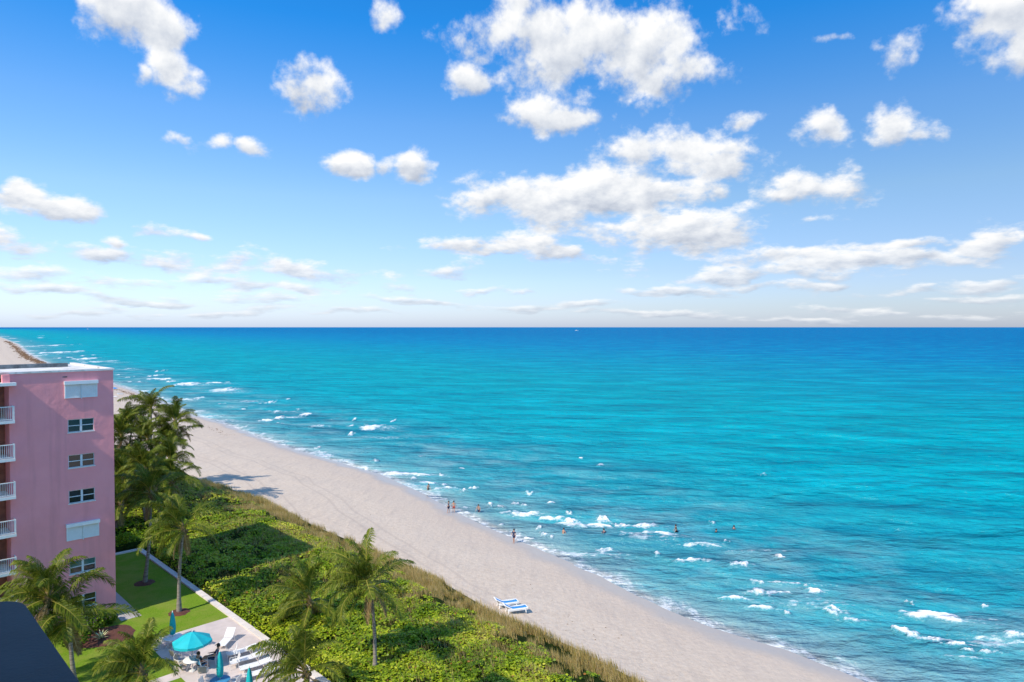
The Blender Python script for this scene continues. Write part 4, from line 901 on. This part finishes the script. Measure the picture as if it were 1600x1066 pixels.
# ------------------------------------------------------------------ people
def skin_obj(name, J, E, material, parent=None, sub=1):
    names = list(J); m = bpy.data.meshes.new(name); m.from_pydata([J[k][0] for k in names], [(names.index(a_), names.index(b_)) for a_, b_ in E], [])
    m.materials.append(MATS[material]); o = bpy.data.objects.new(name, m); COL.objects.link(o)
    md = o.modifiers.new('skin', 'SKIN'); md.use_smooth_shade = True
    sv = m.skin_vertices[0].data
    for i, k in enumerate(names): r = J[k][1]; sv[i].radius = (r, r) if not isinstance(r, tuple) else r; sv[i].use_root = (i == 0)
    s_ = o.modifiers.new('sub', 'SUBSURF'); s_.levels = sub; s_.render_levels = sub
    if parent: o.parent = parent
    return o
def person(p, rz, label, pose, top, bottom, hat=None, group='people'):
    root = empty('person', p, rz); tag(root, label, 'person', group)      # faces +x
    if pose in ('sit', 'recline'):
        lean = .10 if pose == 'sit' else .28; hz = .50
        J = {'pelvis': ((-.10, 0, hz), .135), 'waist': ((-.12 - lean * .3, 0, hz + .2), .125), 'chest': ((-.12 - lean * .7, 0, hz + .4), .15), 'neck': ((-.12 - lean, 0, hz + .56), .06), 'chin': ((-.10 - lean, 0, hz + .66), .075), 'skull': ((-.11 - lean, 0, hz + .77), .098), 'top': ((-.12 - lean, 0, hz + .83), .07), 'nose': ((.005 - lean, 0, hz + .71), .018)}
        E = [('pelvis', 'waist'), ('waist', 'chest'), ('chest', 'neck'), ('neck', 'chin'), ('chin', 'skull'), ('skull', 'top'), ('chin', 'nose')]
        for s_, sg in (('l', 1), ('r', -1)):
            fx = .55 if pose == 'recline' else .36
            J.update({'hip' + s_: ((-.06, .10 * sg, hz), .09), 'knee' + s_: ((fx - .02, .13 * sg, hz + .03), .065), 'ank' + s_: ((fx + (.34 if pose == 'recline' else .04), .12 * sg, .12), .042), 'toe' + s_: ((fx + (.50 if pose == 'recline' else .22), .13 * sg, .06), .035),
                      'sho' + s_: ((-.12 - lean * .85, .19 * sg, hz + .47), .07), 'elb' + s_: ((-.02 - lean * .5, .28 * sg, hz + .22), .047), 'wri' + s_: ((.20, .24 * sg, hz + .19), .033), 'palm' + s_: ((.27, .235 * sg, hz + .19), .032)})
            E += [('pelvis', 'hip' + s_), ('hip' + s_, 'knee' + s_), ('knee' + s_, 'ank' + s_), ('ank' + s_, 'toe' + s_), ('chest', 'sho' + s_), ('sho' + s_, 'elb' + s_), ('elb' + s_, 'wri' + s_), ('wri' + s_, 'palm' + s_)]
    else:
        b = {'stand': 0, 'wade': .12}[pose]
        J = {'pelvis': ((0, 0, .95), .13), 'waist': ((.02, 0, 1.12), .115), 'chest': ((b * .5, 0, 1.33), .145), 'neck': ((b * .8, 0, 1.50), .058), 'chin': ((b + .02, 0, 1.58), .072), 'skull': ((b, 0, 1.68), .095), 'top': ((b - .01, 0, 1.74), .065), 'nose': ((b + .12, 0, 1.63), .017)}
        E = [('pelvis', 'waist'), ('waist', 'chest'), ('chest', 'neck'), ('neck', 'chin'), ('chin', 'skull'), ('skull', 'top'), ('chin', 'nose')]
        for s_, sg in (('l', 1), ('r', -1)):
            st = .12 * sg
            J.update({'hip' + s_: ((0, .10 * sg, .90), .09), 'knee' + s_: ((st * .6 + .04, .11 * sg, .50), .06), 'ank' + s_: ((st, .11 * sg, .09), .04), 'toe' + s_: ((st + .16, .12 * sg, .04), .034),
                      'sho' + s_: ((b * .6, .19 * sg, 1.42), .065), 'elb' + s_: ((b + .02, .30 * sg, 1.16), .044), 'wri' + s_: ((b + .16, .33 * sg, .96), .032), 'palm' + s_: ((b + .20, .33 * sg, .88), .03)})
            E += [('pelvis', 'hip' + s_), ('hip' + s_, 'knee' + s_), ('knee' + s_, 'ank' + s_), ('ank' + s_, 'toe' + s_), ('chest', 'sho' + s_), ('sho' + s_, 'elb' + s_), ('elb' + s_, 'wri' + s_), ('wri' + s_, 'palm' + s_)]
    skin_obj('body', J, E, 'skin', root)
    hands = MB()
    for s_, sg in (('l', 1), ('r', -1)):
        w_ = Vector(J['palm' + s_][0]); d = (w_ - Vector(J['wri' + s_][0])).normalized(); sd_ = Vector((0, 1, 0))
        for k in range(4):
            st = w_ + sd_ * (k - 1.5) * .019 + d * .02; ln = (.065, .078, .074, .056)[k]; hands.tube([st, st + d * ln * .6, st + d * ln + Vector((0, 0, -.02))], [.009, .0085, .007], 5)
        st = w_ - sd_ * sg * .025 - d * .02; hands.tube([st, st - sd_ * sg * .03 + d * .03, st - sd_ * sg * .035 + d * .06], [.011, .010, .008], 5)
    hands.build('fingers', 'skin', root)
    gr = lambda ks, k: {q: (J[q][0], (J[q][1] if not isinstance(J[q][1], tuple) else J[q][1][0]) * k + .008) for q in ks}
    if top:
        ks = ['waist', 'chest', 'shol', 'shor', 'pelvis']; T = gr(ks, 1.08); ed = [('waist', 'chest'), ('chest', 'shol'), ('chest', 'shor'), ('waist', 'pelvis')]
        for s_ in 'lr': T['slv' + s_] = (tuple(Vector(J['sho' + s_][0]).lerp(Vector(J['elb' + s_][0]), .65)), .062); ed.append(('sho' + s_, 'slv' + s_))
        skin_obj('shirt', T, ed, top, root)
    if bottom:
        T = gr(['pelvis', 'hipl', 'hipr'], 1.1); ed = [('pelvis', 'hipl'), ('pelvis', 'hipr')]
        for s_ in 'lr': T['th' + s_] = (tuple(Vector(J['hip' + s_][0]).lerp(Vector(J['knee' + s_][0]), .7)), .085); ed.append(('hip' + s_, 'th' + s_))
        skin_obj('shorts', T, ed, bottom, root)
    sk = Vector(J['skull'][0])
    hr = MB(); hr.lathe([(.118, -.06), (.122, .02), (.105, .08), (.06, .125), (.001, .14)], 12, tuple(sk + Vector((-.018, 0, 0)))); hr.build('hair', 'hair', root)
    if hat:
        h_ = MB(); h_.lathe([(.128, .03), (.12, .09), (.07, .145), (.001, .155)], 12, tuple(sk + Vector((-.005, 0, 0)))); h_.add([tuple(sk + Vector(v)) for v in ((.10, -.08, .045), (.22, -.06, .03), (.22, .06, .03), (.10, .08, .045))], [(0, 1, 2, 3)]); h_.build('cap', hat, root)
    for sg in (-1, 1): pass
    return root
pA = pz(315, 1047); pB = pz(332, 1037)
chair(pA, R(60), 'blue strap chair under the dark haired person', 'blue_cloth'); person(pA + Vector((0, 0, -.03)), R(60), 'person with dark hair and black top seated under the open umbrella', 'sit', 'black_cloth', 'black_cloth', group='people on the patio')
chair(pB, R(190), 'blue strap chair under the person in the navy shirt', 'blue_cloth'); person(pB + Vector((0, 0, -.03)), R(190), 'person in navy shirt and dark cap reclining beside the umbrella table', 'recline', 'navy_cloth', 'navy_cloth', 'black_cloth', group='people on the patio')
BATH = [((880, 836), 'person wading below the long breaker', 'black_cloth'), ((944, 835), 'person wading right of the long breaker, near the white patch', 'navy_cloth'), ((1057, 827), 'bather farthest from shore beside a small whitecap', 'black_cloth'), ((748, 799), 'person wading off the middle of the beach', 'navy_cloth'), ((1118, 830), 'bather swimming right of the others', 'black_cloth'), ((1146, 825), 'rightmost swimmer in the blue water', 'navy_cloth'),
        ((709, 802), 'person standing at the water edge, middle beach', 'red_cloth'), ((701, 803), 'person at the water edge next to the one in red', 'navy_cloth'), ((803, 850), 'person standing on wet sand nearest the loungers', 'navy_cloth'), ((669, 766), 'person at the water edge by the far surf', 'black_cloth'), ((241, 622), 'person standing on the far beach behind the palms', 'black_cloth')]
for i, (pp, lb, clo) in enumerate(BATH):
    q = at(pp[0], pp[1], 0.0); d = float(shore_dist(np.array([q.x]), np.array([q.y]))[0])
    if d > 0: q.z = -min(1.15, .6 + .04 * d) - (.3 if 'swim' in lb else 0)
    else: q.z = sand_z(q.x, q.y)
    person(q, R(40 + 70 * i), lb, 'wade' if d > 0 else 'stand', clo if i % 3 else None, clo, group='people on the beach and in the surf')

# ------------------------------------------------------------------ far beach set, steps behind the building, boats
def beach_umbrella(p, label, mt):
    root = empty('beach_umbrella', p); tag(root, label, 'umbrella', 'blue umbrellas on the far beach')
    MB().tube([(0, 0, -.1), (0, 0, 2.2)], .03, 6).build('pole', 'pole_metal', root)
    MB().lathe([(1.3, 1.75), (1.25, 1.8), (.7, 2.05), (.03, 2.25)], 12).build('canopy', mt, root); return root
beach_umbrella(sand_pt(179, 614), 'blue beach umbrella on far sand beside the pink building edge', 'blue_sling')
for i, (px, py) in enumerate([(186, 617), (177, 621)]): chaise(sand_pt(px, py), R(20), ['small blue lounger on far sand right of the blue umbrella', 'small blue lounger on far sand below the blue umbrella'][i], 25, 'blue_sling', 'loungers on the far beach', name='beach_lounger', straps=False)
st = empty('beach_steps', ES(17.2, 84.5, LZ), ROT); tag(st, 'weathered wooden steps with white rails behind the hedge', 'steps')
for i in range(9): MB().box(0, 1.6, i * .34, i * .34 + .30, .62 - i * .06, .66 - i * .06).build('tread', 'weathered_wood', st)
for x in (-.06, 1.62):
    mb = MB(); mb.box(x, x + .06, -.1, 3.2, 1.55, 1.62)
    for i in range(8): mb.box(x, x + .06, i * .45 - .1, i * .45 - .04, 0, 1.55)
    mb.build('rail', 'white_paint', st)
def boat(p, L_, label):
    root = empty('motor_yacht', p, R(10)); tag(root, label, 'boat', 'boats near the horizon')
    mb = MB(); n = 8; vs = []
    for i in range(n + 1):
        t = i / n; wd = L_ * .12 * (1 - max(0, t - .5) ** 2 * 3.6); x = (t - .5) * L_; k = L_ * .07 * (1 + t * .5)
        vs += [(x, -wd, k), (x, wd, k), (x, wd * .6, -L_ * .02), (x, -wd * .6, -L_ * .02)]
    mb.add(vs, [(i * 4 + a_, i * 4 + (a_ + 1) % 4, i * 4 + 4 + (a_ + 1) % 4, i * 4 + 4 + a_) for i in range(n) for a_ in range(4)] + [(0, 1, 2, 3), (n * 4 + 3, n * 4 + 2, n * 4 + 1, n * 4)]); mb.build('hull', 'white_paint', root)
    cb = MB().box(-.28 * L_, .16 * L_, -.085 * L_, .085 * L_, .075 * L_, .15 * L_).build('cabin', 'white_paint', root)
    MB().box(-.26 * L_, .162 * L_, -.087 * L_, .087 * L_, .10 * L_, .13 * L_).build('window_band', 'window_glass', cb)
    MB().box(-.2 * L_, .05 * L_, -.07 * L_, .07 * L_, .151 * L_, .2 * L_).build('bridge', 'white_paint', cb)
    return root
boat(at(901, 517, 0), 26, 'white motor yacht just below the horizon near the middle'); boat(at(137, 514.5, 0), 24, 'white boat on the horizon above the pink building')
